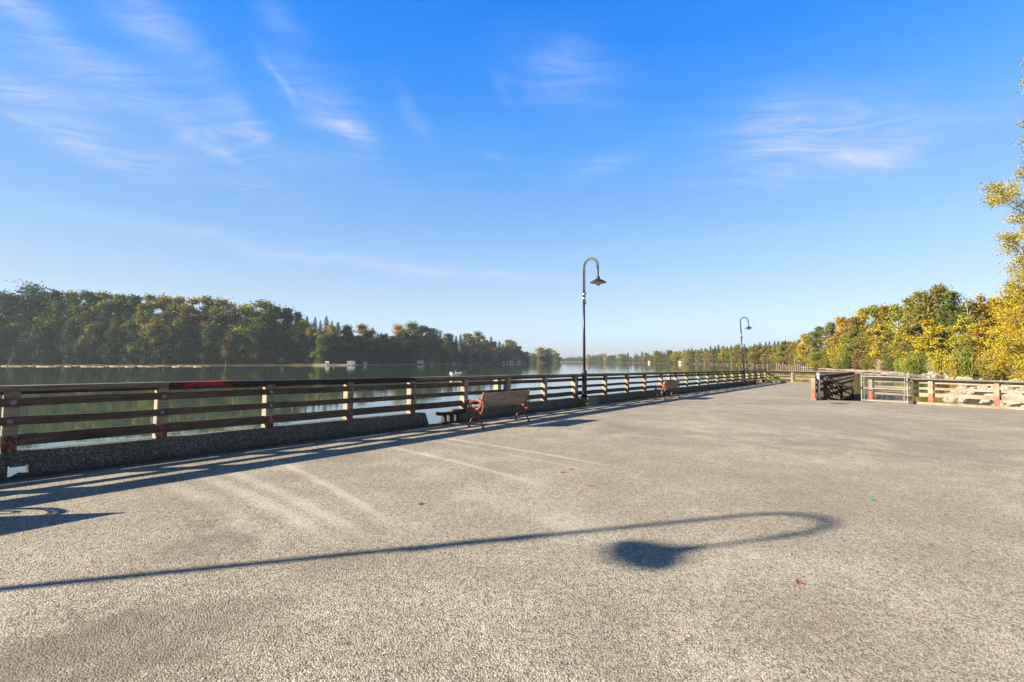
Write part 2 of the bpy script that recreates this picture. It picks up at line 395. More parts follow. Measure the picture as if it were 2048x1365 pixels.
def water_mat():
    m, t, b = mat('river_water', .02, .5)
    b.inputs['IOR'].default_value = 1.33; b.inputs['Base Color'].default_value = (.045, .070, .040, 1)
    g = t.n.new('ShaderNodeNewGeometry').outputs['Position']
    a = t.noise(t.map(g, (1.0, 1.6, 1), (0, 0, R(20))), 1.4, 3, .5, .3)
    c = t.noise(t.map(g, (1, 2.2, 1), (0, 0, R(-15))), .22, 3, .5)
    cat = t.noise(t.map(g, (.6, 1.8, 1)), .012, 3, .5)
    fine = t.noise(g, 5.5, 2, .5)
    amp = t.ramp(cat, [(.35, .25), (.62, 1)])
    h = t.m('ADD', t.m('MULTIPLY', a, .0065), t.m('MULTIPLY', c, .012)); h = t.m('ADD', h, t.m('MULTIPLY', fine, .0004))
    t.put(b.inputs['Normal'], t.bump(t.m('MULTIPLY', h, amp), 1.0, 1.0))
    t.put(b.inputs['Roughness'], .012)
    return m

def terrain_mat():
    m, t, b = mat('bank_ground', .95, .1)
    g = t.n.new('ShaderNodeNewGeometry').outputs['Position']; z = t.sep(g)[2]
    n = t.noise(g, .25, 5, .6); f = t.noise(g, 2.5, 5, .65); s_ = t.voro(g, 1.6, out=1)
    gravel = t.mix(t.sep(s_)[0], (.15, .15, .145), (.30, .29, .275))
    mud = t.mix(f, (.045, .036, .026), (.09, .07, .05))
    px_, py_, pz_ = t.sep(g)
    isb = t.m('MULTIPLY', t.m('MULTIPLY', t.m('GREATER_THAN', px_, -146), t.m('LESS_THAN', px_, 60)), t.m('GREATER_THAN', py_, 300))
    nearb = t.m('MULTIPLY', t.m('LESS_THAN', py_, 150), t.m('GREATER_THAN', py_, 78))
    low = t.mix(t.m('MULTIPLY', t.m('ADD', isb, nearb, None, True), t.ramp(n, [(.3, 1), (.7, .75)])), mud, gravel)
    grass = t.mix(f, (.05, .085, .02), (.17, .22, .05))
    leaf = t.mix(f, (.12, .075, .03), (.26, .18, .06))
    up = t.mix(t.ramp(n, [(.42, 0), (.58, 1)]), grass, leaf)
    k = t.ramp(t.m('ADD', t.m('SUBTRACT', z, WATER), t.m('MULTIPLY', f, .8)), [(.0, 0), (1, 1)])
    k = t.m('GREATER_THAN', t.m('ADD', t.m('SUBTRACT', z, WATER), t.m('MULTIPLY', t.m('SUBTRACT', f, .5), .8)), .85)
    t.put(b.inputs['Base Color'], t.mix(k, low, up)); t.put(b.inputs['Normal'], t.bump(f, .15, .6))
    return m

def leaf_mat(name, trans=.3):
    m = bpy.data.materials.new(name); m.use_nodes = True; t = NT(m.node_tree); b = m.node_tree.nodes['Principled BSDF']
    b.inputs['Roughness'].default_value = .6; b.inputs['Specular IOR Level'].default_value = .25
    oi = t.n.new('ShaderNodeObjectInfo'); geo = t.n.new('ShaderNodeNewGeometry')
    o = t.coord('Object'); rn = geo.outputs['Random Per Island']
    n = t.noise(t.vm('ADD', o, t.comb(t.m('MULTIPLY', oi.outputs['Random'], 9), 0, 0)), 5, 2)
    hs = t.n.new('ShaderNodeHueSaturation'); t.put(hs.inputs['Color'], oi.outputs['Color'])
    t.put(hs.inputs['Hue'], t.m('ADD', t.m('MULTIPLY', n, .10), t.m('ADD', t.m('MULTIPLY', rn, .05), .425)))
    t.put(hs.inputs['Value'], t.m('ADD', t.m('MULTIPLY', rn, .7), t.m('ADD', t.m('MULTIPLY', n, .7), .32)))
    t.put(b.inputs['Base Color'], hs.outputs[0])
    tr = t.n.new('ShaderNodeBsdfTranslucent'); t.put(tr.inputs[0], hs.outputs[0])
    mx = t.n.new('ShaderNodeMixShader'); mx.inputs[0].default_value = trans
    t.l.new(b.outputs[0], mx.inputs[1]); t.l.new(tr.outputs[0], mx.inputs[2])
    t.l.new(mx.outputs[0], m.node_tree.nodes['Material Output'].inputs[0])
    return m
LEAF = leaf_mat('leaves'); NEEDLE = leaf_mat('needles', .12)
BARK = plain('bark', (.16, .13, .10), .9, 0, .4, 14, .1, .01)
BARK_PALE = plain('pale_birch_bark', (.42, .38, .32), .85, 0, .35, 14, .1, .01)
ROCKM = plain('pale_granite', (.30, .27, .23), .9, 0, .55, 2.2, .2, .05)

# ------------------------------------------------------------ the deck
c3 = on_deck(1625, 800.5); rp = on_deck(1723, 802.8); g1 = on_deck(1820, 806.6); g2 = on_deck(2048, 819.9)
c1 = Vector((23.5, 42.0, 0)); c2 = Vector((30.1, 40.3, 0)); c1.z = deck_z(c1.x); c2.z = deck_z(c2.x)
rdir = (g2 - g1); rdir.z = 0; rdir.normalize()
far_r = g1 + rdir * 12; far_r.z = deck_z(far_r.x)
S_C1 = (c1 - P0).dot(EDIR)
def kick(p): return (p.x, p.y, deck_z(p.x))
outl = [FP(-40, -.05), FP(S_C1 + .1, -.05), Vector((c1.x + .1, c1.y + .15, 0)), c2, c3, on_deck(1640, 800.4), rp, g1, far_r, Vector((30, -6, 0)), Vector((26, -40, 0)), Vector((-50, -40, 0))]
ring = [kick(p) for p in outl]
bm = bmesh.new(); vs = [bm.verts.new(p) for p in ring]; f = bm.faces.new(vs); f.normal_update()
if f.normal.z < 0: f.normal_flip()
ext = bmesh.ops.extrude_face_region(bm, geom=[f]); nv = [g for g in ext['geom'] if isinstance(g, bmesh.types.BMVert)]
bmesh.ops.translate(bm, verts=nv, vec=(0, 0, -.45)); bmesh.ops.recalc_face_normals(bm, faces=bm.faces)
me = bpy.data.meshes.new('wharf_deck'); bm.to_mesh(me); bm.free(); me.materials.append(deck_mat())
tag(link('pavement_deck', me), kind='structure')

# ------------------------------------------------------------ river kerb with gaps and scuppers
S0, SA, SB = -14, s_at(848, .1), s_at(905, .1)
kf = frame(FP(0, 0), EDIR)      # local x = s, y = towards the river, z up
def kerb_piece(s0, s1, holes=()):
    k = MB(); segs = []; s = s0; random.seed(int(s0 * 7) + 90)
    for a, b in holes: segs.append((s, a, 0)); segs.append((a, b, .115)); s = b
    segs.append((s, s1, 0))
    for a, b, z0 in segs:
        n = max(1, int((b - a) / .5))
        for i in range(n):
            x0 = a + (b - a) * i / n; x1 = a + (b - a) * (i + 1) / n
            k.box(x0, x1, 0.0, .20, z0 - (.12 if z0 == 0 else 0), .295)
    o = k.build('concrete_kerb', KERB)
    bm = bmesh.new(); bm.from_mesh(o.data); bmesh.ops.remove_doubles(bm, verts=bm.verts, dist=.0005)
    # drop the inner faces between pieces, then roughen the top arris
    dup = {}
    for f in bm.faces: dup.setdefault(tuple(round(c, 3) for c in f.calc_center_median()), []).append(f)
    bmesh.ops.delete(bm, geom=[f for v in dup.values() if len(v) > 1 for f in v], context='FACES')
    bmesh.ops.bevel(bm, geom=[e for e in bm.edges if len(e.link_faces) == 2 and e.calc_face_angle(0) > 1], offset=.018, segments=2, affect='EDGES')
    for v in bm.verts:
        if v.co.z > .2: v.co.z += random.uniform(-.006, .006); v.co.y += random.uniform(-.006, .006)
    bm.to_mesh(o.data); bm.free(); o.matrix_world = kf
    return tag(o, kind='structure')
gap2a, gap2b = s_at(1322, .2), s_at(1336, .2)
kerb_piece(S0, SA, [(-6.4, -6.0), (s_at(15, .1), s_at(57, .1))])
kerb_piece(SB, gap2a, [])
kerb_piece(gap2b, s_at(1513, .2), [])
kerb_piece(s_at(1524, .2), S_C1, [])
# broken edge in the scupper opening: a wedge of rubble
k = MB(); x0 = s_at(27, .1)
k.add([(x0, .0, -.02), (x0 + .2, 0, -.02), (x0 + .17, .1, -.02), (x0 - .03, .1, -.02), (x0 + .04, .02, .045), (x0 + .12, .03, .03)], [(0, 1, 5, 4), (1, 2, 5), (2, 3, 4, 5), (3, 0, 4), (0, 3, 2, 1)])
o = k.build('broken_concrete', KERB); o.matrix_world = kf
tag(o, 'dark broken lump of concrete in the drain opening under the kerb at the far left', 'rubble')
# end chamfer block
k = MB(); k.add([(SA, .0, -.02), (SA + .16, 0, -.02), (SA + .04, 0, .28), (SA, 0, .29), (SA, .2, -.02), (SA + .16, .2, -.02), (SA + .04, .2, .28), (SA, .2, .29)], [(0, 1, 2, 3), (4, 7, 6, 5), (1, 5, 6, 2), (2, 6, 7, 3), (0, 3, 7, 4), (0, 4, 5, 1)])
o = k.build('concrete_kerb', KERB); o.matrix_world = kf; tag(o, kind='structure')

# ------------------------------------------------------------ timber fences
def post_mesh(w_, z0, z1, m, d=None):
    d = d or w_
    return MB().box(-w_ / 2, w_ / 2, -d / 2, d / 2, z0, z1).mesh('post', m, bevel=.008)
bolt_me = MB().lathe([(.030, 0), (.030, .006), (.016, .008), (.013, .016)], 10).mesh('bolt', BOLT)
def rot_bolt(o): o.rotation_euler = (R(90), 0, 0)

def board(name, x0, x1, y0, y1, z0, z1, m, parent, bev=.004, sag=0, seed=0):
    k = MB(); n = max(1, int((x1 - x0) / .8)); random.seed(seed + int(x0 * 13))
    # one long board cut in lengths so that it can warp slightly
    o = k.box(x0, x1, y0, y1, z0, z1).build(name, None, parent)
    me = o.data; bm = bmesh.new(); bm.from_mesh(me)
    ed = [e for e in bm.edges if abs(e.verts[0].co.x - e.verts[1].co.x) > .01]
    bmesh.ops.subdivide_edges(bm, edges=ed, cuts=n)
    offs = {}
    for v in bm.verts:
        key = round(v.co.x, 2)
        if key not in offs: offs[key] = (random.uniform(-.004, .004), random.uniform(-.006, .006))
        v.co.y += offs[key][0]; v.co.z += offs[key][1]
    bmesh.ops.bevel(bm, geom=[e for e in bm.edges if e.calc_face_angle(0) > .8], offset=bev, segments=1, affect='EDGES')
    bm.to_mesh(me); bm.free(); me.materials.append(m); return o

main_px = [20, 325, 541, 702, 828, 930, 1016, 1090, 1150, 1211, 1255, 1290, 1323, 1352, 1374, 1398, 1416, 1435, 1451, 1466, 1482, 1495, 1507, 1519, 1531]
main_s = [s_at(p) for p in main_px]
print('post s', [round(s, 2) for s in main_s], 'C1', round(S_C1, 2))
fence = empty('timber_fence', 'long dark weathered timber railing along the river edge, red paint on its post feet', 'railing', mat=kf)
post_me = post_mesh(.14, .285, 1.049, WOOD_POST, .17)
ss = [-1.55 * k for k in range(8, 0, -1)] + main_s
S_SW = main_s[5]      # from here on the posts stand in front of the rails
for s in ss:
    near = s < S_SW - .1
    p = link('post', post_me, fence, (s, .12 if near else .05, 0))
    if near:
        for z in (.915, .68):
            b = link('bolt', bolt_me, p, (random.uniform(-.01, .01), -.127, z)); rot_bolt(b)
for px in (1003, 1158, 1344): link('post', post_me, fence, (s_at(px), .17, 0))
# rails; local y grows towards the river
joints = [S0 + 1, main_s[1], main_s[4], S_SW - .08]
for i in range(len(joints) - 1):
    a, b = joints[i] + .003, joints[i + 1] - .003
    board('rail', a, b, -.010, .032, .865, .965, WOOD_RAIL, fence, seed=1)
    board('rail', a, b, -.012, .032, .63, .73, WOOD_RAIL, fence, seed=2)
for i in range(len(ss) - 1):
    if ss[i + 1] - ss[i] > .25:
        x0, x1 = ss[i] + .073, ss[i + 1] - .073
        board('rail', x0, x1, .055, .10, .365, .505, WOOD_RAIL, fence, seed=5)
        if ss[i] > S_SW - .2:
            board('rail', x0, x1, .04, .082, .865, .965, WOOD_RAIL, fence, seed=6); board('rail', x0, x1, .04, .082, .63, .725, WOOD_RAIL, fence, seed=7)
CAPRED = s_at(405, 1.1)
CAPB = cap_black()
capj = [S0 + 1, main_s[1] + .05, s_at(828, 1.1), main_s[8] + .2, main_s[13], main_s[18], S_C1]
for i in range(len(capj) - 1):
    m = CAPB if i == 1 else WOOD_CAP
    board('cap_rail', capj[i] + .004, capj[i + 1] - .004, -.06, .20, 1.05, 1.12, m, fence, .008, seed=7)
    board('cap_support', capj[i] + .004, capj[i + 1] - .004, .08, .13, 1.005, 1.049, WOOD_RAIL, fence, seed=8)

# end fence (sunlit), side fence (shaded) and the fence right of the gate
def side_fence(a, b, posts, label, pm, rm, capm, inner=1, z0=.0, post_front=True, lip=True, cat='railing'):
    """inner=+1: the deck lies on the right of a->b (local -y)"""
    a = Vector(kick(a)); b = Vector(kick(b)); d = b - a; L = Vector((d.x, d.y, 0)).length
    root = empty('timber_fence', label, cat, mat=frame(a, d)); q = -inner
    me = post_mesh(.15, z0, 1.0, pm, .15)
    for s in posts: link('post', me, root, (s, -q * .04, 0))
    yf = -q * .04 + q * .073     # front face of posts
    if post_front: r0, r1 = sorted((-q * .07, -q * .115))
    else: r0, r1 = sorted((yf + q * .001, yf + q * .042))
    for z, h in ((.88, .11), (.63, .10), (.33, .16)):
        board('rail', .02, L - .02, r0, r1, z, z + h, rm, root, seed=int(z * 100))
    board('cap_rail', -.02, L + .02, -.15, .12, 1.045, 1.115, capm, root, .008, seed=9)
    board('cap_support', .02, L - .02, *sorted((-q * .07, -q * .115)), .992, 1.044, rm, root, seed=11)
    if lip: board('kerb_timber', 0, L, -.10 if q > 0 else -.06, .06 if q > 0 else .10, .0, .11, WOOD_PALE, root, .01, seed=4)
    return root
Le = Vector((c2.x - c1.x, c2.y - c1.y, 0)).length
side_fence(c1, c2, [.1, Le * .30, Le * .62, Le - .1], 'pale sunlit timber railing across the far end of the pier', WOOD_PALEPLAIN, WOOD_PALE, WOOD_PALE, inner=1)
Ls = Vector((c3.x - c2.x, c3.y - c2.y, 0)).length
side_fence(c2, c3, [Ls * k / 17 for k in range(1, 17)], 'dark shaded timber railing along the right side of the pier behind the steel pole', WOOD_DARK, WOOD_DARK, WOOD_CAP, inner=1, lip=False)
# corner post of the pier, red at its foot
k = MB().box(-.085, .085, -.085, .085, 0, 1.02).box(-.12, .12, -.11, .11, -.0, .09)
o = k.build('corner_post', wood_mat('corner_post_wood', (.26, .21, .16), (.42, .35, .28), ((.30, .09, .07), .52)), None, bevel=.01)
o.matrix_world = frame(c3 + Vector((-.02, -.1, 0)), NDIR)
tag(o, 'pale leaning timber corner post with faded red lower half, left of the steel pole', 'post')
# right fence
p_start = on_deck(1736, 803.2)
Lr = (far_r - p_start).length
fr = frame(p_start, rdir)
def s_right(px):
    lo, hi = -3, 30
    for _ in range(50):
        m = (lo + hi) / 2; p = fr @ Vector((m, 0, .5)); v = p - Vector((0, 0, EYE)); v.rotate(Matrix.Rotation(-PITCH, 3, 'X'))
        if 1024 + F * v.x / v.y < px: lo = m
        else: hi = m
    return lo
rs = [s_right(p) for p in (1741, 1861, 1994)]; dr = rs[2] - rs[1]
print('right posts', rs, Lr, 'gate', s_right(1725), s_right(1818))
rs = [rs[0], rs[1], rs[2], rs[2] + dr, rs[2] + 2 * dr, rs[2] + 3 * dr]
side_fence(p_start, far_r, [r for r in rs if r < Lr], 'pale timber railing with silver grey cap and red post feet behind the gate', WOOD_PALEPOST, WOOD_PALE, WOOD_GREYCAP, inner=1)

# ------------------------------------------------------------ gate, pole and gangway
gp0, gp1 = s_right(1725), s_right(1816)
gate = empty('chain_link_gate', 'galvanised chain link gate in a pipe frame swung open against the timber railing', 'gate', mat=frame(fr @ Vector((gp0, -.24, 0)), rdir))
GW = gp1 - gp0; GH = 1.13
k = MB()
for z in (.06, .60, GH): k.tube([(0, 0, z), (GW, 0, z)], .024, 8)
for x in (0, GW): k.tube([(x, 0, .03), (x, 0, GH + (.10 if x == 0 else .02))], .026, 8)
k.tube([(.09, 0, .06), (.09, 0, GH)], .012, 6); k.tube([(GW - .09, 0, .06), (GW - .09, 0, GH)], .012, 6)
k.build('frame', GALV, gate)
k = MB(); pitch = .075
for sgn in (1, -1):
    x = -GH
    while x < GW + GH:
        a, b = (x, .06), (x + GH - .06, GH)
        if sgn < 0: a, b = (x + GH - .06, .06), (x, GH)
        # clip to the frame
        pts = []
        for (u, v_) in (a, b): pts.append([u, v_])
        (ax, az_), (bx, bz) = pts
        if ax > bx: ax, az_, bx, bz = bx, bz, ax, az_
        sl = (bz - az_) / (bx - ax)
        if ax < 0: az_ += sl * (0 - ax); ax = 0
        if bx > GW: bz += sl * (GW - bx); bx = GW
        if bx > ax: k.tube([(ax, .004 * sgn, az_), (bx, .004 * sgn, bz)], .0032, 3, False)
        x += pitch
k.build('wire_mesh', GALV, gate)
k = MB()
for z in (.25, .9): MB().box(GW - .05, GW + .07, -.03, .03, z, z + .07).build('hinge', DARKIRON, gate)
MB().box(-.04, .05, -.045, -.02, .55, .66).build('latch', DARKIRON, gate)
# steel posts either side
pp = on_deck(1638, 801)
k = MB().tube([(0, 0, 0), (0, 0, 1.21)], .062, 16).lathe([(.068, 1.21), (.066, 1.235), (.03, 1.255)], 16)
o = k.build('steel_pole', plain('grey_painted_pipe', (.42, .45, .50), .35, .2, .1, 6), smooth=True); o.location = pp
tag(o, 'round grey steel pole at the head of the ramp beside the red-footed corner post', 'pole')
k = MB().box(-.05, .05, -.07, .07, 0, 1.08)
o = k.build('gate_stop_post', WOOD_DARK, bevel=.008); o.matrix_world = frame(fr @ Vector((gp1 + .13, -.10, 0)), rdir)
tag(o, 'dark narrow timber post at the right end of the chain link gate', 'post')
# gangway down to the water
ga = Vector((14.45, 20.95, 0)); gdir = Vector((10.5, 12.3, 0)).normalized(); GL = 15.2; drop = -1.35
gx = gdir; gy = Vector((-gx.y, gx.x, 0)); z0 = deck_z(ga.x) - .02
ang = math.atan2(drop, GL)
mx = Vector((gx.x * math.cos(ang), gx.y * math.cos(ang), math.sin(ang))); mz = mx.cross(gy) * -1; mz = gy.cross(mx) * -1 if False else mx.cross(gy)
if mz.z < 0: mz = -mz
GM = Matrix((mx, gy, mz)).transposed().to_4x4(); GM.translation = Vector((ga.x, ga.y, z0))
gang = empty('gangway', 'dark timber gangway with close-set railings sloping down to the water behind the steel pole', 'gangway', mat=GM)
GWd = 1.35; LG = math.hypot(GL, drop)
k = MB(); x = 0.02
while x < LG: k.box(x, x + .14, -GWd if x > 1.4 else -min(GWd, x * .9 + .05), 0, -.05, 0); x += .155
k.build('plank_deck', WOOD_DARK, gang)
k = MB()
for y in (-.05, -GWd + .05, -GWd / 2): k.box(.6 if y > -.6 else 1.6, LG, y - .06, y + .06, -.32, -.052)
k.build('beam', WOOD_DARK, gang)
for y in (-.0, -GWd):
    q = 1 if y == 0 else -1; XS = .0 if y == 0 else 1.35
    for z, h in ((1.06, .05), (.70, .07), (.38, .07), (.08, .10)):
        MB().box(XS, LG, y - .03, y + .03, z, z + h).build('handrail' if z > 1 else 'rail', WOOD_DARK, gang, bevel=.004)
    pm = MB().box(-.05, .05, -.05, .05, -.3, 1.06).mesh('post', WOOD_DARK, bevel=.005)
    n = 12
    for i in range(n + 1): link('post', pm, gang, (XS + .06 + (LG - XS - .12) * i / n, y + q * .082, 0))
    MB().tube([(XS + .1, y - q * .10, .95), (LG, y - q * .10, .95)], .022, 8).build('grip_pipe', GALV, gang)
# landing float
fe = GM @ Vector((LG, -GWd / 2, 0))
fl = empty('mooring_float', 'low timber float at the foot of the gangway', 'float', mat=Matrix.Translation((fe.x, fe.y, WATER)) @ Matrix.Rotation(math.atan2(gx.y, gx.x), 4, 'Z'))
MB().box(-1.5, 9, -2.2, 2.0, -.2, .35).build('deck_boards', WOOD_DARK, fl, bevel=.02)
for y in (-2.0, 1.8):
    k = MB()
    for z in (.62, .92, 1.25): k.tube([(-1.2, y, z), (6, y, z)], .022, 6)
    for x in (-1.2, 1.2, 3.6, 6): k.tube([(x, y, .33), (x, y, 1.26)], .024, 6)
    k.build('pipe_rail', GALV, fl)
# piles under the pier and the deck edge
pile_me = MB().tube([(0, 0, -3.5), (0, 0, 1.2)], [.19, .17], 10).mesh('piling', WOOD_PILE, smooth=True)
for i in range(7):
    p = c3.lerp(c2, (i + .5) / 7); q = link('piling', pile_me, None, (p.x - .5, p.y + .3, -2.15 + deck_z(p.x)))
    tag(q, 'round timber pile under the right side of the pier', 'piling', 'piles under the pier')

# ------------------------------------------------------------ street lamps
def make_lamp():
    root = empty('street_lamp')
    k = MB().lathe([(.16, 0), (.16, .03), (.10, .05), (.085, .10), (.085, .84), (.10, .87), (.085, .92), (.05, .97)], 20)
    k.build('base_sleeve', BLACK, root, smooth=True)
    pole = MB().tube([(0, 0, .9), (0, 0, 3.80)], [.048, .040], 14).build('pole', BLACK, root, smooth=True)
    for z, h, a in ((2.25, .07, 0), (2.95, .10, .6), (3.12, .05, -1.2), (1.75, .08, .4), (1.30, .09, -.5), (1.02, .12, .3), (3.50, .05, .2), (3.66, .05, -.2)):
        k = MB(); n = 6; r = .052 if z < 3.3 else .047
        for i in range(n):
            pass
        if z < 3.5:
            for q in range(5):
                b0, b1 = a - 1.9 + q * .35, a - 1.9 + (q + 1) * .35
                k.add([(r * math.cos(b0), r * math.sin(b0), z), (r * math.cos(b1), r * math.sin(b1), z), (r * math.cos(b1), r * math.sin(b1), z + h * .8), (r * math.cos(b0), r * math.sin(b0), z + h * .8)], [(0, 1, 2, 3)])
        else: k.lathe([(r, z), (r, z + h)], 14, capt=False); k.build('sticker' if z < 3.5 else 'clamp', STICKER, pole, smooth=True)
    # double gooseneck: local +X reaches over the deck
    r1, cx, top = .29, .29, 4.65
    arc = [(cx - r1 * math.cos(a), 0, top + r1 * math.sin(a)) for a in [math.pi * i / 20 for i in range(21)]]
    MB().tube([(0, 0, 3.70)] + arc + [(2 * cx, 0, top - .32)], .026, 10).build('gooseneck', BLACK, root, smooth=True)
    r2 = .24
    arc = [(cx - r2 * math.cos(a), .0, top + r2 * math.sin(a)) for a in [math.pi * i / 20 for i in range(21)]]
    MB().tube([(cx - r2 + .0, 0, 3.30), (cx - r2, 0, 3.35)] + arc + [(cx + r2, .0, top - .02), (cx + r2 + .02, 0, top - .12)], .015, 8).build('inner_gooseneck', BLACK, root, smooth=True)
    k = MB()
    for z in (3.37, 3.70): k.tube([(-.02, 0, z), (.09, 0, z)], .03, 8)
    k.build('bracket', BLACK, root)
    X = 2 * cx
    zs = 4.06
    sh = MB().lathe([(.022, .30), (.022, .22), (.05, .20), (.065, .15), (.055, .12), (.09, .10), (.18, .05), (.265, .0), (.295, -.022), (.286, -.027)], 32, (X, 0, zs), capt=False).build('lamp_shade', BLACK, root, smooth=True)
    MB().lathe([(.286, -.028), (.18, .036), (.085, .085), (.02, .09)], 32, (X, 0, zs), capt=False).build('shade_lining', SHADE_IN, sh, smooth=True)
    MB().lathe([(.06, .07), (.062, .0), (.085, -.03), (.09, -.07), (.07, -.115), (.03, -.135), (.003, -.14)], 20, (X, 0, zs), capt=False).build('globe', GLASS, sh, smooth=True)
    return root
lamp = make_lamp()
S_L1, S_L2 = s_at(1164), s_at(1486); S_L0 = (Vector((-9.80, 1.12, 0)) - P0).dot(EDIR)
print('lamps', S_L0, S_L1, S_L2)
spots = [(S_L1, 'taller looking black gooseneck lamp post with white stickers, nearer one beside the first bench', 0), (S_L2, 'smaller looking black gooseneck lamp post near the far corner of the pier', 2.5), (S_L0, 'black gooseneck lamp post beyond the left edge, casting the long shadow', 0)]
for i, (s, lab, lean) in enumerate(spots):
    o = lamp if i == 0 else copy_tree(lamp)
    p = FP(s, .10, .30); o.location = p; o.rotation_euler = (0, R(-lean) * .0, math.atan2(NDIR.y, NDIR.x))
    if lean: o.rotation_euler = (R(-lean) * -.4, R(-lean), math.atan2(NDIR.y, NDIR.x))
    if i == 2: o.rotation_euler = (0, 0, R(-74))
    tag(o, lab, 'street lamp', 'gooseneck lamps along the river railing')
    b = MB().box(-.16, .62, -.06, .34, -.34, .0).build('lamp_plinth', KERB_CLEAN, None, bevel=.012)
    b.matrix_world = frame(FP(s, .0, .302), EDIR) @ Matrix.Scale(-1, 4, (0, 1, 0))
    tag(b, ['concrete block at the foot of the nearer lamp post', 'small concrete block at the foot of the far lamp post', 'concrete block at the foot of the lamp post beyond the left edge'][i], 'plinth')
k = MB().tube([(-.06, .1, .05), (-.14, .12, .12), (-.12, .14, .3), (-.08, .13, .42), (-.13, .12, .52), (-.11, .12, .7)], .008, 6)
o = k.build('conduit', BLACK, smooth=True); o.matrix_world = frame(FP(S_L1, -.0, .30), EDIR)
o.parent = None; tag(o, 'thin black cable looping up beside the foot of the nearer lamp post', 'cable')

# ------------------------------------------------------------ benches
def smooth_path(pts, n=6):
    out = []; P = [Vector(p) for p in pts]
    for i in range(len(P) - 1):
        a, b, c, d = P[max(i - 1, 0)], P[i], P[i + 1], P[min(i + 2, len(P) - 1)]
        for k in range(n):
            u = k / n; out.append(.5 * ((2 * b) + (c - a) * u + (2 * a - 5 * b + 4 * c - d) * u * u + (3 * b - a - 3 * c + d) * u ** 3))
    return out + [P[-1]]
def bench_end():
    """cast iron side in the plane y=0: x = forward (towards the river), z = up"""
    k = MB()
    def st(pts, r, flat=1.0):
        k.tube([(p.x, p.y, p.z) for p in smooth_path([(u, 0, z) for u, z in pts])], r, 7)
    st([(.0, .015), (.055, .10), (.12, .19), (.20, .25), (.28, .25), (.36, .19), (.42, .10), (.455, .015)], .019)
    st([(.20, .25), (.12, .29), (.055, .36), (.02, .44), (.01, .53), (.05, .60)], .018)
    st([(.28, .25), (.34, .29), (.40, .36), (.45, .42), (.47, .45)], .018)
    st([(.47, .44), (.40, .425), (.30, .415), (.20, .42), (.13, .45), (.10, .50), (.07, .60), (.035, .70), (.0, .80)], .022)
    st([(.16, .44), (.13, .52), (.09, .62), (.05, .72), (.02, .79)], .014)
    st([(.10, .61), (.18, .635), (.28, .635), (.38, .61), (.44, .56), (.465, .50), (.44, .455), (.40, .45), (.385, .48)], .018)
    st([(.12, .585), (.20, .605), (.29, .60), (.37, .575), (.42, .53), (.43, .49)], .010)
    st([(.40, .45), (.36, .50), (.31, .51), (.27, .48), (.29, .45)], .013)
    st([(.36, .36), (.30, .33), (.25, .36), (.22, .40)], .012); st([(.10, .36), (.16, .33), (.20, .37), (.22, .41)], .012)
    st([(.05, .50), (.09, .52), (.10, .57)], .012)
    for z in (.52, .58, .64, .70, .76, .80): k.lathe([(.004, -.02), (.019, -.012), (.022, 0), (.019, .012), (.004, .02)], 8, (.125 - (z - .46) * .36, 0, z))
    for u in (.17, .24, .31, .38, .44): k.lathe([(.004, -.018), (.017, -.01), (.02, 0), (.017, .01), (.004, .018)], 8, (u, 0, .40))
    for u in (.0, .455): k.lathe([(.045, 0), (.045, .012), (.025, .03), (.015, .05)], 10, (u, 0, 0))
    return k
def make_bench(L=1.72):
    root = empty('park_bench')
    ends = bench_end().mesh('side_frame', IRON_RED, smooth=True)
    for y in (.0, L): link('side_frame', ends, root, (0, y, 0))
    # back slats: six, leaning back
    a = Vector((.13, 0, .455)); b = Vector((-.005, 0, .80)); d = (b - a).normalized(); n = Vector((-d.z, 0, d.x))
    for i in range(6):
        c = a + d * (.032 + i * .061)
        M = Matrix((d, Vector((0, 1, 0)), d.cross(Vector((0, 1, 0))))).transposed().to_4x4(); M.translation = c
        kk = MB().box(-.0285, .0285, .012, L - .012, -.011, .011, M)
        o = kk.build('back_slat', WOOD_BENCH_Y, root, bevel=.003)
    for i in range(7):
        u = .16 + i * .048; z = .437 - .012 * math.sin(i / 6 * math.pi)
        MB().box(u - .02, u + .02, .012, L - .012, z - .0, z + .022).build('seat_slat', WOOD_BENCH_Y, root, bevel=.003)
        return root
def wood_y(name, c1, c2):
    m = wood_mat(name, c1, c2)
    for n in m.node_tree.nodes:
        if n.type == 'MAPPING':
            s = n.inputs['Scale'].default_value; n.inputs['Scale'].default_value = (s[1], s[0], s[2])
    return m
WOOD_BENCH_Y = wood_y('brown_bench_slats', (.21, .17, .15), (.38, .32, .28))
bench = make_bench()
bx = -NDIR     # forward, towards the river
def bench_frame(p, turn=0):
    z = Vector((TILT, 0, 1)).normalized(); d = Matrix.Rotation(turn, 3, 'Z') @ bx; x = (d - d.dot(z) * z).normalized(); y = z.cross(x)
    m = Matrix((x, y, z)).transposed().to_4x4(); return m
# local y axis points back along the fence (z cross x): put the origin at the far end
def put_bench(o, pfar_rear, lab, turn=0):
    m = bench_frame(pfar_rear, turn)
    m.translation = pfar_rear; o.matrix_world = m
    tag(o, lab, 'bench', 'cast iron benches facing the river')
pf = on_deck(1058, 843.5)
put_bench(bench, pf, 'rust red cast iron bench with brown slats, nearer one beside the kerb gap and cleat')
b2 = copy_tree(bench); d1_ = on_deck(1331, 800.5); far = d1_ + EDIR * 1.72; far.z = deck_z(far.x); put_bench(b2, far, 'rust red cast iron bench with brown slats, the farther one halfway to the pier corner')
tip1 = on_deck(1208, 838); tip0 = on_deck(190, 1018); off = tip0 - tip1; p0 = pf + off + .47 * Vector((.954, .3, 0)); p0.z = deck_z(p0.x)
b0 = copy_tree(bench); put_bench(b0, p0, 'rust red cast iron bench just beyond the left edge, casting the curled shadow')

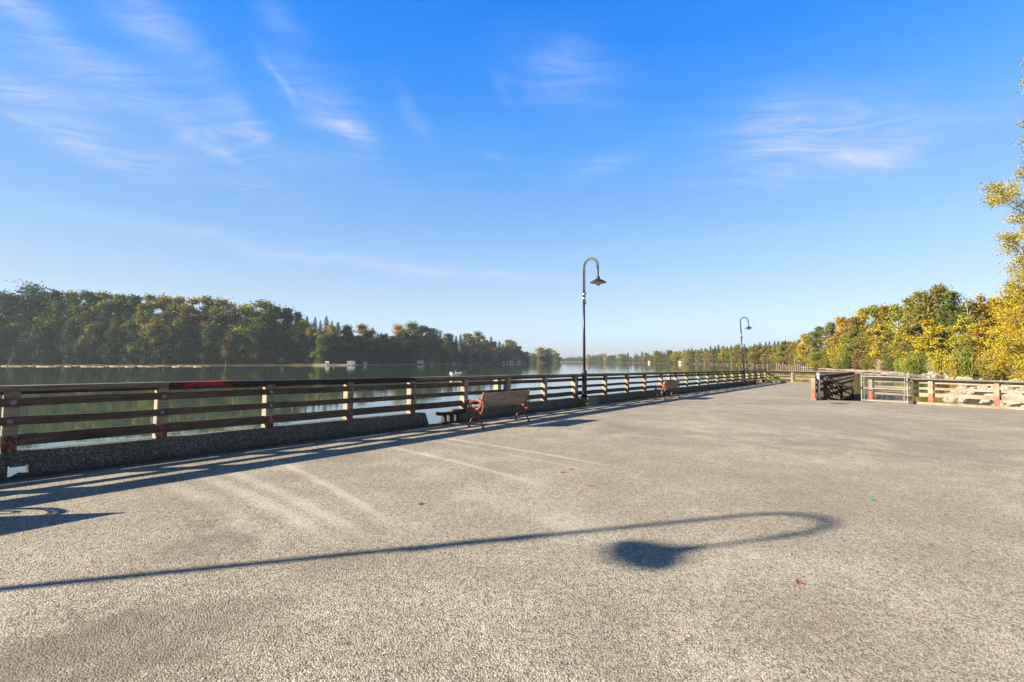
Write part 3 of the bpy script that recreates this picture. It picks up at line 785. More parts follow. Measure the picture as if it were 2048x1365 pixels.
# ------------------------------------------------------------ mooring cleats in the kerb gaps
def make_cleat():
    k = MB()
    k.tube(smooth_path([(-.50, 0, .255), (-.40, 0, .235), (-.2, 0, .225), (.2, 0, .225), (.40, 0, .235), (.50, 0, .255)], 4), [.018] + [.045] * 19 + [.018], 10)
    for x in (-.24, -.03, .18): k.box(x - .045, x + .045, -.06, .06, .0, .22)
    k.box(-.34, .30, -.10, .10, 0, .03)
    return k.mesh('mooring_cleat', DARKIRON, bevel=.008)
cl_me = make_cleat()
for s, lab in ((s_at(905, .1) - .10, 'black iron mooring cleat in the kerb gap left of the nearer bench'), ((gap2a + gap2b) / 2, 'black iron mooring cleat in the kerb gap behind the farther bench')):
    o = link('mooring_cleat', cl_me); o.matrix_world = frame(FP(s, .06, 0), EDIR)
    tag(o, lab, 'cleat')

# ------------------------------------------------------------ fallen leaves and litter
def leaf_me(name, c, seed):
    random.seed(seed); k = MB(); n = 9; vs = [(0, 0, .012)]
    for i in range(n * 2):
        a = math.pi * i / n; r = (.042 if i % 2 == 0 else .022) * random.uniform(.8, 1.2)
        vs.append((r * math.cos(a), r * math.sin(a) * .8, random.uniform(.002, .03)))
    k.add(vs, [(0, i + 1, (i + 1) % (2 * n) + 1) for i in range(2 * n)])
    k.add([(v[0], v[1], v[2] - .0015) for v in vs], [(0, (i + 1) % (2 * n) + 1, i + 1) for i in range(2 * n)])
    return k.mesh(name, plain(name + '_c%d' % seed, c, .7, 0, .4, 30))
lm = [leaf_me('fallen_leaf', c, i) for i, c in enumerate(((.35, .13, .03), (.22, .09, .04), (.45, .27, .06), (.28, .18, .10)))]
open_leaves = [(1142, 940, 0, 'orange brown leaf, the larger of the pair lying just below the pale drag marks'), (1125, 946, 1, 'small brown leaf beside the larger orange leaf of the pair below the pale drag marks'), (1181, 973, 0, 'orange leaf alone on open deck below the pair of leaves'),
               (1421, 928, 2, 'yellow brown leaf on the open deck right of centre, level with the drag marks'), (841, 1009, 1, 'brown leaf on the deck left of centre just above the long lamp shadow'), (1597, 1167, 0, 'reddish leaf on the deck below the curled end of the lamp shadow'), (1078, 862, 3, 'pale leaf on the deck below the right end of the nearer bench')]
for x, y, i, lab in open_leaves:
    o = link('fallen_leaf', lm[i]); o.location = on_deck(x, y); o.scale = (.8, .8, .8); o.rotation_euler = (random.uniform(-.2, .2), random.uniform(-.2, .2), random.uniform(0, 6)); tag(o, lab, 'leaf', 'leaves scattered on the open deck')
random.seed(5)
for i in range(46):
    s = random.uniform(-.5, 24); o = link('fallen_leaf', lm[random.choice((0, 1, 2, 3, 3, 1))]); p = FP(s, abs(random.gauss(.16, .16)) + .06, .002)
    if i > 37: p = FP(random.uniform(-.3, 9), .0 - random.uniform(.03, .16), .297)
    o.location = p; k_ = random.uniform(.5, 1.0); o.scale = (k_, k_, k_); o.rotation_euler = (random.uniform(-.5, .5), random.uniform(-.5, .5), random.uniform(0, 6))
    tag(o, 'small dry leaf caught in the dark strip along the river kerb', 'leaf', 'dry leaves gathered along the river kerb')
k = MB(); random.seed(3)
k.add([(-.05, -.02, 0), (.02, -.035, .0), (.06, .0, .004), (.01, .03, .0), (-.04, .02, .03), (.02, .0, .035)], [(0, 1, 5), (1, 2, 5), (2, 3, 5), (3, 4, 5), (4, 0, 5), (0, 4, 3, 2, 1)])
o = k.build('litter_scrap', plain('green_plastic', (.03, .22, .07), .6)); o.scale = (.6, .6, .6); o.location = on_deck(1745, 1001); tag(o, 'crumpled bright green scrap of plastic on the open deck', 'litter')
o = link('litter_scrap', MB().add([(-.06, -.03, .0), (.05, -.04, 0), (.07, .03, .0), (-.04, .04, 0), (0, 0, .025)], [(0, 1, 4), (1, 2, 4), (2, 3, 4), (3, 0, 4), (0, 3, 2, 1)]).mesh('litter_scrap', STICKER)); o.location = on_deck(1124, 820); tag(o, 'small white scrap of paper on the deck right of the nearer bench', 'litter')

# ------------------------------------------------------------ water and banks
me = bpy.data.meshes.new('river_water'); me.from_pydata([(-6000, -400, WATER), (6000, -400, WATER), (6000, 7000, WATER), (-6000, 7000, WATER)], [], [(0, 1, 2, 3)]); me.materials.append(water_mat())
tag(link('river_water', me), kind='structure')

def W2(px, Z): return ((px - 1024) / F * Z, Z)
isl = [(-900, 215), (-500, 270), (-200, 295), (0, 305), (300, 315), (560, 335), (610, 332), (650, 322), (700, 335), (760, 380), (840, 420), (900, 500), (1000, 620), (1060, 700), (1105, 790), (1122, 860)]
isl_w = [W2(*p) for p in isl] + [W2(1122, 1000), W2(1080, 1250), W2(600, 1300), (-1500, 900), (-1200, 200)]
rb = [(1180, 1250), (1240, 1050), (1300, 700), (1350, 570), (1400, 450), (1460, 370), (1500, 305), (1560, 240), (1600, 206), (1660, 165), (1720, 136), (1790, 117), (1830, 97), (1880, 84), (1925, 69), (1932, 57), (1920, 46), (1910, 36)]
rb_w = [W2(*p) for p in rb] + [(31, 27), (31, 18), (32, 8), (34, -60), (1500, -60), (2600, 1800), (1600, 2500)]
far_w = [W2(600, 1700), W2(1000, 1620), W2(1100, 1550), W2(1200, 1450), W2(1300, 1500), (2500, 1600), (2500, 6000), (-4000, 6000), (-4000, 2500)]
def sdist(poly, X, Y):
    d = np.full(X.shape, 1e9); ins = np.zeros(X.shape, bool); n = len(poly)
    for i in range(n):
        x0, y0 = poly[i]; x1, y1 = poly[(i + 1) % n]; ex, ey = x1 - x0, y1 - y0
        u = np.clip(((X - x0) * ex + (Y - y0) * ey) / (ex * ex + ey * ey), 0, 1)
        d = np.minimum(d, np.hypot(X - x0 - u * ex, Y - y0 - u * ey))
        c = ((y0 > Y) != (y1 > Y)) & (X < ex * (Y - y0) / (ey if ey else 1e-9) + x0); ins ^= c
    return np.where(ins, d, -d)
def ground_h(X, Y):
    X = np.asarray(X, float); Y = np.asarray(Y, float)
    di, dr_, df = sdist(isl_w, X, Y), sdist(rb_w, X, Y), sdist(far_w, X, Y)
    def prof(d, flat, h): return np.where(d < 0, np.maximum(d * .25, -3), h * (1 - np.exp(-np.maximum(d, 0) / flat)))
    wob = .25 * np.sin(X * .31 + Y * .17) + .2 * np.sin(X * .13 - Y * .23)
    hi = prof(di, 16, 2.0) ; hr = prof(dr_, 5, 1.45) + np.where(dr_ > 0, np.clip(dr_, 0, 60) * .012, 0)
    hill = 13 * np.clip((dr_ - 35) / 110, 0, 1) * np.clip((Y - 170) / 160, 0, 1); hf = prof(df, 30, 3)
    h = np.maximum(np.maximum(hi, hr + hill), hf)
    return WATER + h + np.where(h > .3, wob * np.clip(h - .3, 0, 1), 0)
na, nr = 420, 230
A = np.radians(np.linspace(-62, 80, na)); RR = 24 * (6000 / 24) ** (np.linspace(0, 1, nr))
Xg = np.outer(np.sin(A), RR); Yg = np.outer(np.cos(A), RR); Zg = ground_h(Xg, Yg)
verts = np.stack([Xg, Yg, Zg], -1).reshape(-1, 3); faces = []
keep = Zg > WATER - 1.2
for i in range(na - 1):
    for j in range(nr - 1):
        if keep[i, j] or keep[i + 1, j] or keep[i, j + 1] or keep[i + 1, j + 1]:
            a = i * nr + j; faces.append((a, a + nr, a + nr + 1, a + 1))
used = np.unique(np.array(faces)); rem = -np.ones(len(verts), int); rem[used] = np.arange(len(used))
me = bpy.data.meshes.new('riverbank_terrain'); me.from_pydata(verts[used].tolist(), [], [tuple(int(rem[v]) for v in f) for f in faces]); me.materials.append(terrain_mat())
for p in me.polygons: p.use_smooth = True
tag(link('riverbank_terrain', me), kind='structure')
def gz(x, y): return float(ground_h([x], [y])[0])

# ------------------------------------------------------------ trees
def quads_mesh(name, cen, size, nrm_bias, m, rng, aspect=.62):
    N = len(cen)
    a = rng.normal(size=(N, 3)); a /= np.linalg.norm(a, axis=1)[:, None]
    n = rng.normal(size=(N, 3)) + nrm_bias; n /= np.linalg.norm(n, axis=1)[:, None]
    u = np.cross(n, a); u /= np.linalg.norm(u, axis=1)[:, None]; v = np.cross(n, u)
    s = size * rng.uniform(.6, 1.35, N)[:, None]
    V = np.stack([cen - v * s, cen + u * s * aspect + v * s * .1, cen + v * s, cen - u * s * aspect + v * s * .1], 1).reshape(-1, 3)
    me = bpy.data.meshes.new(name); me.vertices.add(N * 4); me.vertices.foreach_set('co', V.astype(np.float32).ravel())
    me.loops.add(N * 4); me.loops.foreach_set('vertex_index', np.arange(N * 4, dtype=np.int32))
    me.polygons.add(N); me.polygons.foreach_set('loop_start', np.arange(0, N * 4, 4, dtype=np.int32)); me.update(calc_edges=True)
    me.materials.append(m); return me

def decid(seed, n_leaf=6800, wid=.20, low=.22, size=.0125, fork=3, bark=BARK, nclus=80, top=.55, spiky=.5):
    """tree of unit height: trunk with limbs to every leaf clump, leaves clumped on an uneven crown"""
    rng = np.random.default_rng(seed); rnd = random.Random(seed)
    lobes = []; nl = rnd.randint(8, 11)
    for i in range(nl):       # lobes up the crown, each pushed off the axis, so that the outline is uneven
        u = (i + .5 + rnd.uniform(-.3, .3)) / nl; z = low + (1 - low) * u
        env = wid * max(.12, 1 - abs(1.9 * u - .85) ** 2.3) ** .6
        rr = env * rnd.uniform(.5, .85); an = rnd.uniform(0, 6.28); off = max(0, env - rr) * rnd.uniform(.5, 1.15)
        lobes.append((off * math.cos(an), off * math.sin(an), z, rr, rr * rnd.uniform(.8, 1.2)))
    clus = []
    for i in range(nclus):
        lb = lobes[i % nl]; d = rng.normal(size=3); d /= np.linalg.norm(d); k = rnd.uniform(.35, 1.0)
        c = np.array([lb[0] + d[0] * lb[3] * k, lb[1] + d[1] * lb[3] * k, lb[2] + d[2] * lb[4] * k])
        c[2] = max(c[2], low * .6); clus.append((c, wid * rnd.uniform(.14, .30)))
    pts = []; per = n_leaf / len(clus)
    for c, r in clus:
        m_ = max(4, int(per * rnd.uniform(.4, 1.6))); d = rng.normal(size=(m_, 3)) * .55
        q = d * r; q[:, 2] *= rnd.uniform(.8, 1.25); pts.append(c + q)
    cen = np.concatenate(pts); zt = float(np.percentile(cen[:, 2], 99.7)); cen[:, 2] /= zt; crown = quads_mesh('crown', cen, size, np.array([0, 0, .3]), LEAF, rng)
    k = MB(); th = [(0, 0, -.03)]; x = y = 0
    for i in range(1, 7): x += rnd.uniform(-.012, .012); y += rnd.uniform(-.012, .012); th.append((x, y, i / 6 * .86))
    k.tube(th, [.016, .013, .011, .009, .0065, .0045, .002], 7)
    def tr(z):
        f_ = min(max(z / .86 * 6 + 0, 0), 5.99); i = int(f_); u = f_ - i; a = Vector(th[i]); b = Vector(th[i + 1]); return a.lerp(b, u)
    for c, r in clus:
        z0 = max(low * .6, c[2] - rnd.uniform(.06, .2) - .5 * math.hypot(c[0], c[1])); a = tr(z0); b = Vector(c)
        mid = a.lerp(b, .55) + Vector((0, 0, -.02 + .04 * rnd.random()))
        k.tube([a, mid, b], [.0045, .003, .0008], 4, False)
        for _ in range(2):
            e = b + Vector((rnd.gauss(0, 1), rnd.gauss(0, 1), rnd.gauss(.5, .7))).normalized() * r * .9; k.tube([mid.lerp(b, .5), e], [.0015, .0004], 3, False)
    k.v = [(v[0], v[1], v[2] / zt) for v in k.v]
    return crown, k.mesh('trunk', bark, smooth=True)

def conifer(seed, wid=.15, n=5200, low=.06):
    rng = np.random.default_rng(seed); rnd = random.Random(seed); pts = []
    k = MB().tube([(0, 0, -.03), (0, 0, .5), (0, 0, .99)], [.014, .008, .001], 7)
    z = low
    while z < .985:
        Rr = wid * (1 - z) ** .75 * (1 if z > .2 else .8) + .006; nb = rnd.randint(5, 7); a0 = rnd.random() * 6
        for i in range(nb):
            a = a0 + 6.283 * i / nb + rnd.uniform(-.3, .3); L = Rr * rnd.uniform(.6, 1.15); dr = rnd.uniform(.25, .5)
            m_ = max(6, int(70 * L / wid)); u = rng.uniform(.12, 1, m_)
            px = np.cos(a) * L * u + rng.normal(0, .12, m_) * L * (1.1 - u); py = np.sin(a) * L * u + rng.normal(0, .12, m_) * L * (1.1 - u)
            pz = z - dr * L * u ** 1.5 - np.abs(rng.normal(0, .006, m_)); pts.append(np.stack([px, py, pz], 1))
            k.tube([(0, 0, z), (math.cos(a) * L * .8, math.sin(a) * L * .8, z - dr * L * .7)], [.0026, .0006], 3, False)
        z += .022 + .018 * rnd.random() * (1 - z)
    cen = np.concatenate(pts); return quads_mesh('crown', cen, .0098, np.array([0, 0, 1.0]), NEEDLE, rng, .45), k.mesh('trunk', BARK, smooth=True)

def shrub(seed, n=3600, size=.035, sparse=False):
    rng = np.random.default_rng(seed); rnd = random.Random(seed); k = MB(); pts = []
    for i in range(26 if sparse else 20):
        a = rnd.uniform(0, 6.28); r = rnd.uniform(.05, .62); h = (1 - .55 * r) * rnd.uniform(.6, 1.0); b = Vector((math.cos(a) * r, math.sin(a) * r, h)); s0 = Vector((b.x * .25, b.y * .25, -.05)); mid = s0.lerp(b, .5) + Vector((0, 0, .06))
        k.tube([s0, mid, b], [.012, .008, .002], 4, False)
        for _ in range(7 if sparse else 4):
            e = mid.lerp(b, rnd.random()) + Vector((rnd.gauss(0, .12), rnd.gauss(0, .12), rnd.uniform(0, .2))); k.tube([mid.lerp(b, rnd.random() * .8), e], [.004, .001], 3, False)
        for f_, rr in ((1.0, .14), (.75, .17), (.5, .18), (.28, .15)):
            c = np.array(s0.lerp(b, f_)); m_ = int(n / 80 * rnd.uniform(.5, 1.5)); d = rng.normal(size=(m_, 3)) * rr * .55; pts.append(c + d)
    cen = np.concatenate(pts); cen[:, 2] = np.abs(cen[:, 2])
    return quads_mesh('foliage', cen, size, np.array([0, 0, .4]), LEAF, rng), k.mesh('stem', BARK if not sparse else BARK_PALE, smooth=True)

TALL = [decid(11, wid=.20, low=.16), decid(12, wid=.22, low=.12), decid(13, wid=.19, low=.10), decid(14, wid=.24, low=.18), decid(15, wid=.18, low=.08, bark=BARK_PALE), decid(16, wid=.21, low=.10, n_leaf=5200, bark=BARK_PALE)]
OAK = decid(21, wid=.33, low=.50, n_leaf=6000, nclus=80)
ROUND = [decid(31, wid=.34, low=.04, n_leaf=7500, size=.016), decid(32, wid=.38, low=.03, n_leaf=7500, size=.016), decid(33, wid=.30, low=.03, n_leaf=7000, size=.016)]
SPARSE = [decid(41, wid=.24, low=.22, n_leaf=1700, nclus=70, bark=BARK_PALE), decid(42, wid=.22, low=.15, n_leaf=1400, nclus=70, bark=BARK_PALE)]
CON = [conifer(51), conifer(52, .19), conifer(53, .125)]
SHR = [shrub(61), shrub(62), shrub(63)]; BARE = [shrub(64, 700, .022, True), shrub(65, 420, .02, True)]

def vary(c, rnd, a=.15): return tuple(max(.003, v * rnd.uniform(1 - a, 1 + a)) for v in c)
trnd = random.Random(77)
def plant(protos, x, y, h, wscale, colr, name, label, cat, group, parts=('crown', 'trunk'), z=None, rz=None):
    me1, me2 = protos
    r = empty(name, label, cat, group, (x, y, (gz(x, y) if z is None else z) - .05), trnd.uniform(0, 6.28) if rz is None else rz)
    r.scale = (h * wscale, h * wscale, h)
    c = link(parts[0], me1, r); c.color = (*vary(colr, trnd), 1); t_ = link(parts[1], me2, r); t_.color = (1, 1, 1, 1)
    return r

DG, TEAL, OL, GO, OR, YG, BR, RB = (.040, .070, .028), (.026, .060, .042), (.20, .205, .04), (.46, .35, .04), (.44, .28, .05), (.34, .32, .045), (.30, .22, .07), (.15, .06, .035)
ROL, RYG, RGO, ROR, RBR, RDG = (.19, .18, .035), (.27, .26, .03), (.40, .31, .03), (.35, .26, .04), (.27, .225, .05), (.13, .15, .03)
RC = {OL: ROL, YG: RYG, GO: RGO, OR: ROR, BR: RBR, DG: RDG, TEAL: TEAL, RB: (.22, .10, .06)}
CN = {DG: 'dark green', TEAL: 'blue green', OL: 'olive', GO: 'golden', OR: 'orange', YG: 'yellow green', BR: 'brown', RB: 'red brown'}
def interp(tab, x):
    xs = [a for a, b in tab]; ys = [b for a, b in tab]; return float(np.interp(x, xs, ys))
ords = ['first', 'second', 'third', 'fourth', 'fifth', 'sixth', 'seventh', 'eighth', 'ninth', 'tenth', 'eleventh', 'twelfth']
def isl_tree(px, top, hw, c, kind='t', back=14, zadd=0):
    Z = interp(isl, px) + back + interp([(500, 0), (620, 14), (1060, 14), (1110, 4)], px); x, y = W2(px, Z); g = gz(x, y); h = (722.8 - top) / F * Z + EYE - g
    nat = {'t': .20, 'o': .36, 'c': .15, 'r': .34}[kind]
    ws = min(2.2, max(.6, hw * (1.1 if kind == 'c' else 1.5) / F * Z / h / nat))
    pr = {'t': trnd.choice(TALL), 'o': OAK, 'c': trnd.choice(CON), 'r': trnd.choice(ROUND)}[kind]
    return pr, x, y, h, ws

skyline = [(18, 590, 30, DG, 't'), (62, 567, 50, DG, 'o'), (108, 583, 26, DG, 't'), (140, 584, 24, OL, 't'), (172, 583, 28, DG, 't'), (205, 586, 30, OL, 't'), (240, 590, 28, OL, 't'),
           (268, 592, 24, DG, 't'), (296, 591, 26, OL, 't'), (328, 592, 24, YG, 't'), (354, 594, 22, GO, 't'), (382, 597, 22, OR, 't'), (412, 594, 22, OL, 't'), (443, 598, 22, BR, 't'),
           (470, 622, 20, DG, 't'), (492, 610, 26, YG, 't'), (528, 603, 34, OL, 't'), (548, 618, 22, OL, 't'), (574, 617, 22, DG, 't'), (594, 625, 14, OL, 't'), (613, 630, 16, TEAL, 'c'), (629, 633, 15, TEAL, 'c'),
           (652, 631, 17, TEAL, 'c'), (675, 642, 20, TEAL, 'c'), (697, 651, 18, DG, 't'), (724, 649, 22, BR, 't'), (745, 654, 18, TEAL, 'c'), (768, 668, 18, DG, 'r'), (793, 650, 24, OR, 't'), (820, 645, 26, OL, 't'), (843, 652, 20, DG, 't'),
           (862, 657, 18, TEAL, 't'), (880, 663, 14, TEAL, 'c'), (897, 668, 16, DG, 't'), (921, 667, 13, TEAL, 'c'), (938, 668, 16, OL, 't'), (953, 664, 18, OL, 't'), (968, 671, 12, TEAL, 'c'), (982, 672, 13, TEAL, 'c'), (999, 682, 13, TEAL, 'c'),
           (1018, 680, 12, OL, 't'), (1028, 686, 10, OL, 't'), (1038, 693, 8, DG, 't'), (1052, 704, 10, OL, 'r'), (1066, 707, 9, OL, 'r'), (1083, 695, 12, BR, 'r'), (1097, 697, 12, OL, 'r'), (1110, 705, 8, OL, 'r')]
for i, (px, top, hw, c, kd) in enumerate(skyline):
    pr, x, y, h, ws = isl_tree(px, top, hw, c, kd, back=26 if kd != 'r' else 16)
    kn = {'t': 'cottonwood', 'o': 'spreading oak', 'c': 'conifer spire', 'r': 'rounded shoreline tree'}[kd]
    plant(pr, x, y, h, ws, c, 'conifer_tree' if kd == 'c' else 'broadleaf_tree', 'tall %s %s, crown %d from the left on the island skyline' % (CN[c], kn, i + 1), 'tree', 'trees on the island skyline')
# the wall of foliage below the skyline, and trees on the bank beyond the left edge that shade it
n = 0
for px in np.arange(-10, 1112, 13.5):
    px = px + trnd.uniform(-5, 5); tops = interp([(a, b) for a, b, *_ in skyline], px); bot = 722.8
    for row, (f0, f1, bk) in enumerate(((.62, .88, 20), (.32, .6, 11))):
        if row == 1 and trnd.random() < .15: continue
        top = bot - (bot - tops) * trnd.uniform(f0, f1); c = trnd.choice((DG, TEAL, TEAL, DG, OL)) if row else trnd.choice((DG, OL, OL, YG, DG, BR)); kd = trnd.choice('tttcr') if row == 0 else trnd.choice('rrr')
        pr, x, y, h, ws = isl_tree(px, top, (16 if row == 0 else 15) * (1 if px < 850 else .7), c, kd, bk)
        nm = ['island', 'island'][0]
        plant(pr, x, y, h, ws, c, 'conifer_tree' if kd == 'c' else 'broadleaf_tree', ('mid height tree in the packed island wood, its top below the skyline crowns' if row == 0 else 'low dark tree at the foot of the island wood by the water'), 'tree', 'packed wood below the island skyline' if row == 0 else 'low trees at the foot of the island wood')
for px in (855, 866, 874, 888, 903, 912, 930, 946, 975, 990, 1006, 1012, 640, 663, 688, 735, 755):
    pr, x, y, h, ws = isl_tree(px, interp([(a, b) for a, b, *_ in skyline], px) + trnd.uniform(2, 9), 13, TEAL, 'c', 30)
    plant(pr, x, y, h, ws, TEAL, 'conifer_tree', 'dark conifer among the crowns of the right half of the island skyline', 'tree', 'conifers packed along the island skyline')
for (px, topy, c) in ((958, 688, OR), (962, 705, OL), (868, 702, OL), (905, 694, BR), (983, 692, OR), (826, 700, OL), (1046, 712, OL)):
    pr, x, y, h, ws = isl_tree(px, topy, 10, c, 'r', 8)
    plant(pr, x, y, h, ws, c, 'broadleaf_tree', {958: 'orange tree standing against the dark island wood above the shore', 962: 'small pale olive tree on the island shore below the orange one', 868: 'pale olive shoreline tree right of the white camper on the island', 905: 'brown narrow tree on the island shore left of the orange one', 983: 'small orange crown right of the larger orange tree in the island wood', 826: 'lit olive tree above the white camper on the island beach', 1046: 'small olive bush near the right tip of the island'}[px], 'tree', 'lone coloured trees on the island shore')
for i in range(16):
    px = -30 - i * 45; pr, x, y, h, ws = isl_tree(px, 580 - i * 4, 34, DG, 't', 18 + (i % 2) * 12)
    plant(pr, x, y, h, ws, DG, 'broadleaf_tree', 'tall dark cottonwood of the island wood beyond the left edge', 'tree', 'island trees beyond the left edge')

RBM = rb[:15] + [(1940, 76), (2100, 78)]
def rb_tree(px, top, hw, c, protos, nat, back, name, label, group, parts=('crown', 'trunk'), cat='tree', base=None):
    Z = interp(RBM, px) + back; x, y = W2(px, Z); g = gz(x, y); h = max(1.0, (722.8 - top) / F * Z + EYE - g)
    return plant(protos, x, y, h, min(2.6, max(.5, hw / F * Z / h / nat)), RC[c], name, label, cat, group, parts)
T = TALL
right = [(1612, 668, 16, GO, T[1], .2), (1640, 654, 20, OL, T[0], .2), (1662, 646, 18, OL, T[2], .2), (1686, 634, 20, GO, T[3], .22), (1712, 636, 18, OL, T[1], .2), (1728, 618, 22, GO, T[0], .2), (1752, 611, 24, OL, T[3], .22),
         (1776, 612, 22, YG, T[2], .2), (1762, 650, 22, GO, T[4], .18), (1800, 609, 24, YG, T[5], .2), (1822, 596, 24, BR, T[0], .2), (1846, 584, 26, OL, T[1], .2), (1880, 571, 32, OL, T[3], .22), (1906, 584, 26, DG, T[2], .2), (1890, 612, 32, YG, ROUND[0], .34),
         (1858, 640, 24, GO, T[4], .18), (1832, 640, 22, OL, T[4], .18), (1930, 612, 26, YG, T[2], .2), (1958, 606, 26, OL, T[0], .2), (1985, 612, 30, GO, T[3], .22), (2010, 600, 30, GO, T[2], .2), (1942, 596, 22, BR, SPARSE[0], .24), (1968, 588, 24, OR, SPARSE[1], .22), (1992, 596, 26, GO, T[1], .2), (1700, 668, 20, YG, T[5], .2), (1670, 682, 18, YG, ROUND[1], .34), (1633, 690, 16, GO, ROUND[2], .3), (1925, 640, 22, OR, T[4], .18), (1950, 648, 22, GO, T[5], .2), (1978, 640, 24, OR, T[4], .18), (1780, 668, 20, OL, T[4], .18), (1812, 660, 22, GO, T[5], .2)]
for i, (px, top, hw, c, pr, nat) in enumerate(right):
    bk = 12 + (10 if top < 630 else 0) + (i % 3) * 3
    rb_tree(px, top, hw * 1.35, c, pr, nat, bk, 'broadleaf_tree', '%s %s tree in the right bank wood, %s' % (['tall', 'full', 'slender'][i % 3], CN[c], ['low left end', 'left part', 'middle', 'highest part', 'right part'][min(4, int((px - 1605) / 80))]), 'autumn trees on the right bank')
bush = [(1650, 716, 14, OL), (1676, 712, 16, YG), (1695, 716, 14, DG), (1715, 722, 16, RB), (1735, 714, 18, OL), (1757, 720, 14, BR), (1780, 712, 16, DG), (1797, 716, 14, YG), (1814, 728, 14, RB), (1836, 704, 20, DG), (1862, 716, 14, BR), (1884, 700, 22, GO), (1908, 712, 18, OR),
        (1930, 690, 20, OL), (1950, 735, 14, RB), (1972, 700, 24, BR), (1945, 715, 16, OL), (1625, 722, 12, GO), (1607, 722, 12, OL), (1818, 705, 16, YG), (1990, 720, 18, RB), (1905, 735, 12, YG), (1770, 735, 12, RB), (1685, 730, 12, RB)]
for i, (px, top, hw, c) in enumerate(bush):
    pr = SHR[i % 3] if c not in (BR,) else BARE[i % 2]
    rb_tree(px, top, hw, c, pr, .62, 4 + (i % 3) * 2, 'shrub', '%s shrub fringing the right bank wood, %s' % (CN[c], ['far left by the old pilings', 'left of the steel pole', 'above the gangway', 'above the chain link gate', 'near the riprap corner'][min(4, int((px - 1600) / 80))]), 'shrubs fringing the right bank', ('foliage', 'stem'), 'shrub')
for i, (x, y, h, c) in enumerate(((56, 60, 2.2, RB), (60, 57, 3.4, OL), (64, 60, 4.2, BR), (59, 49, 2.0, OL), (64, 52, 3.5, YG), (54, 52, 1.1, OL), (50, 44, 1.0, YG), (70, 64, 5, GO))):
    plant((SHR + BARE)[i % 5], x, y, h, .8, RC[c], 'shrub', '%s shrub on the bank under the golden trees behind the right railing' % CN[c], 'shrub', 'shrubs under the golden trees', ('foliage', 'stem'))
for i in range(16):
    x, y = 62 + (i * 37) % 95, -28 + i * 5.5
    plant(TALL[i % 6], x, y, trnd.uniform(15, 24), 1.5, RC[(GO, OL, YG, BR)[i % 4]], 'broadleaf_tree', 'autumn tree of the wood beyond the right edge', 'tree', 'autumn trees beyond the right edge')
# far right bank
fr_top = [(1180, 710), (1230, 709), (1260, 710), (1300, 705), (1350, 700), (1400, 699), (1450, 694), (1500, 690), (1550, 686), (1600, 680)]
cn_top = [(1180, 708), (1240, 706), (1290, 702), (1320, 699), (1345, 701), (1395, 694), (1420, 687), (1455, 688), (1470, 684), (1500, 683), (1530, 681), (1560, 678), (1590, 682)]
px = 1176; i = 0
while px < 1606:
    Zs = interp(rb, px); c = trnd.choice((OL, GO, BR, YG, BR, OL, DG, DG)); hw = 9 + (px - 1176) / 60
    rb_tree(px, interp(fr_top, px) + trnd.uniform(-2, 9), hw, c, trnd.choice(TALL + ROUND), .26, 8 + trnd.random() * 15, 'broadleaf_tree', 'small %s tree in the far waterside wood, %s the far lamp post' % (CN[c], 'left of' if px < 1486 else 'right of'), 'far right bank trees')
    px += hw * trnd.uniform(.55, .8)
px = 1180
while px < 1602:
    hw = 6 + (px - 1176) / 90
    rb_tree(px, interp(cn_top, px) + trnd.choice((0, 2, 4, 8)), hw, TEAL, trnd.choice(CON), .15, 45 + trnd.random() * 40, 'conifer_tree', 'dark conifer rising behind the far right wood, %s the far lamp post' % ('left of' if px < 1486 else 'right of'), 'conifers behind the far right bank')
    px += hw * trnd.uniform(.6, 1.2)
for px in range(1390, 1606, 9):
    rb_tree(px + trnd.uniform(-3, 3), interp(fr_top, px) + 4, 12, trnd.choice((DG, OL, TEAL)), trnd.choice(ROUND), .34, 30, 'broadleaf_tree', 'green tree on the slope behind the far right bank wood', 'slope trees of the far right bank')
# distant shore that reads as one band of woodland
rng = np.random.default_rng(9); pts = []
for px in np.arange(1040, 1330, 2.2):
    Z = 1560 + rng.uniform(0, 120); x, y = W2(px, Z); h = rng.uniform(9, 17) * (1.25 if rng.random() < .15 else 1); m_ = 150
    d = rng.normal(size=(m_, 3)) * np.array([3.2, 3.2, h * .28]); d[:, 2] = np.clip(d[:, 2] + h * .5, 0, h); pts.append(np.array([x, y, WATER + 1.5]) + d)
o = link('distant_woodland', quads_mesh('distant_woodland', np.concatenate(pts), 1.5, np.array([0, 0, .5]), LEAF, rng)); o.color = (.075, .065, .04, 1); tag(o, 'hazy strip of woodland on the distant shore', 'woodland', kind='stuff')

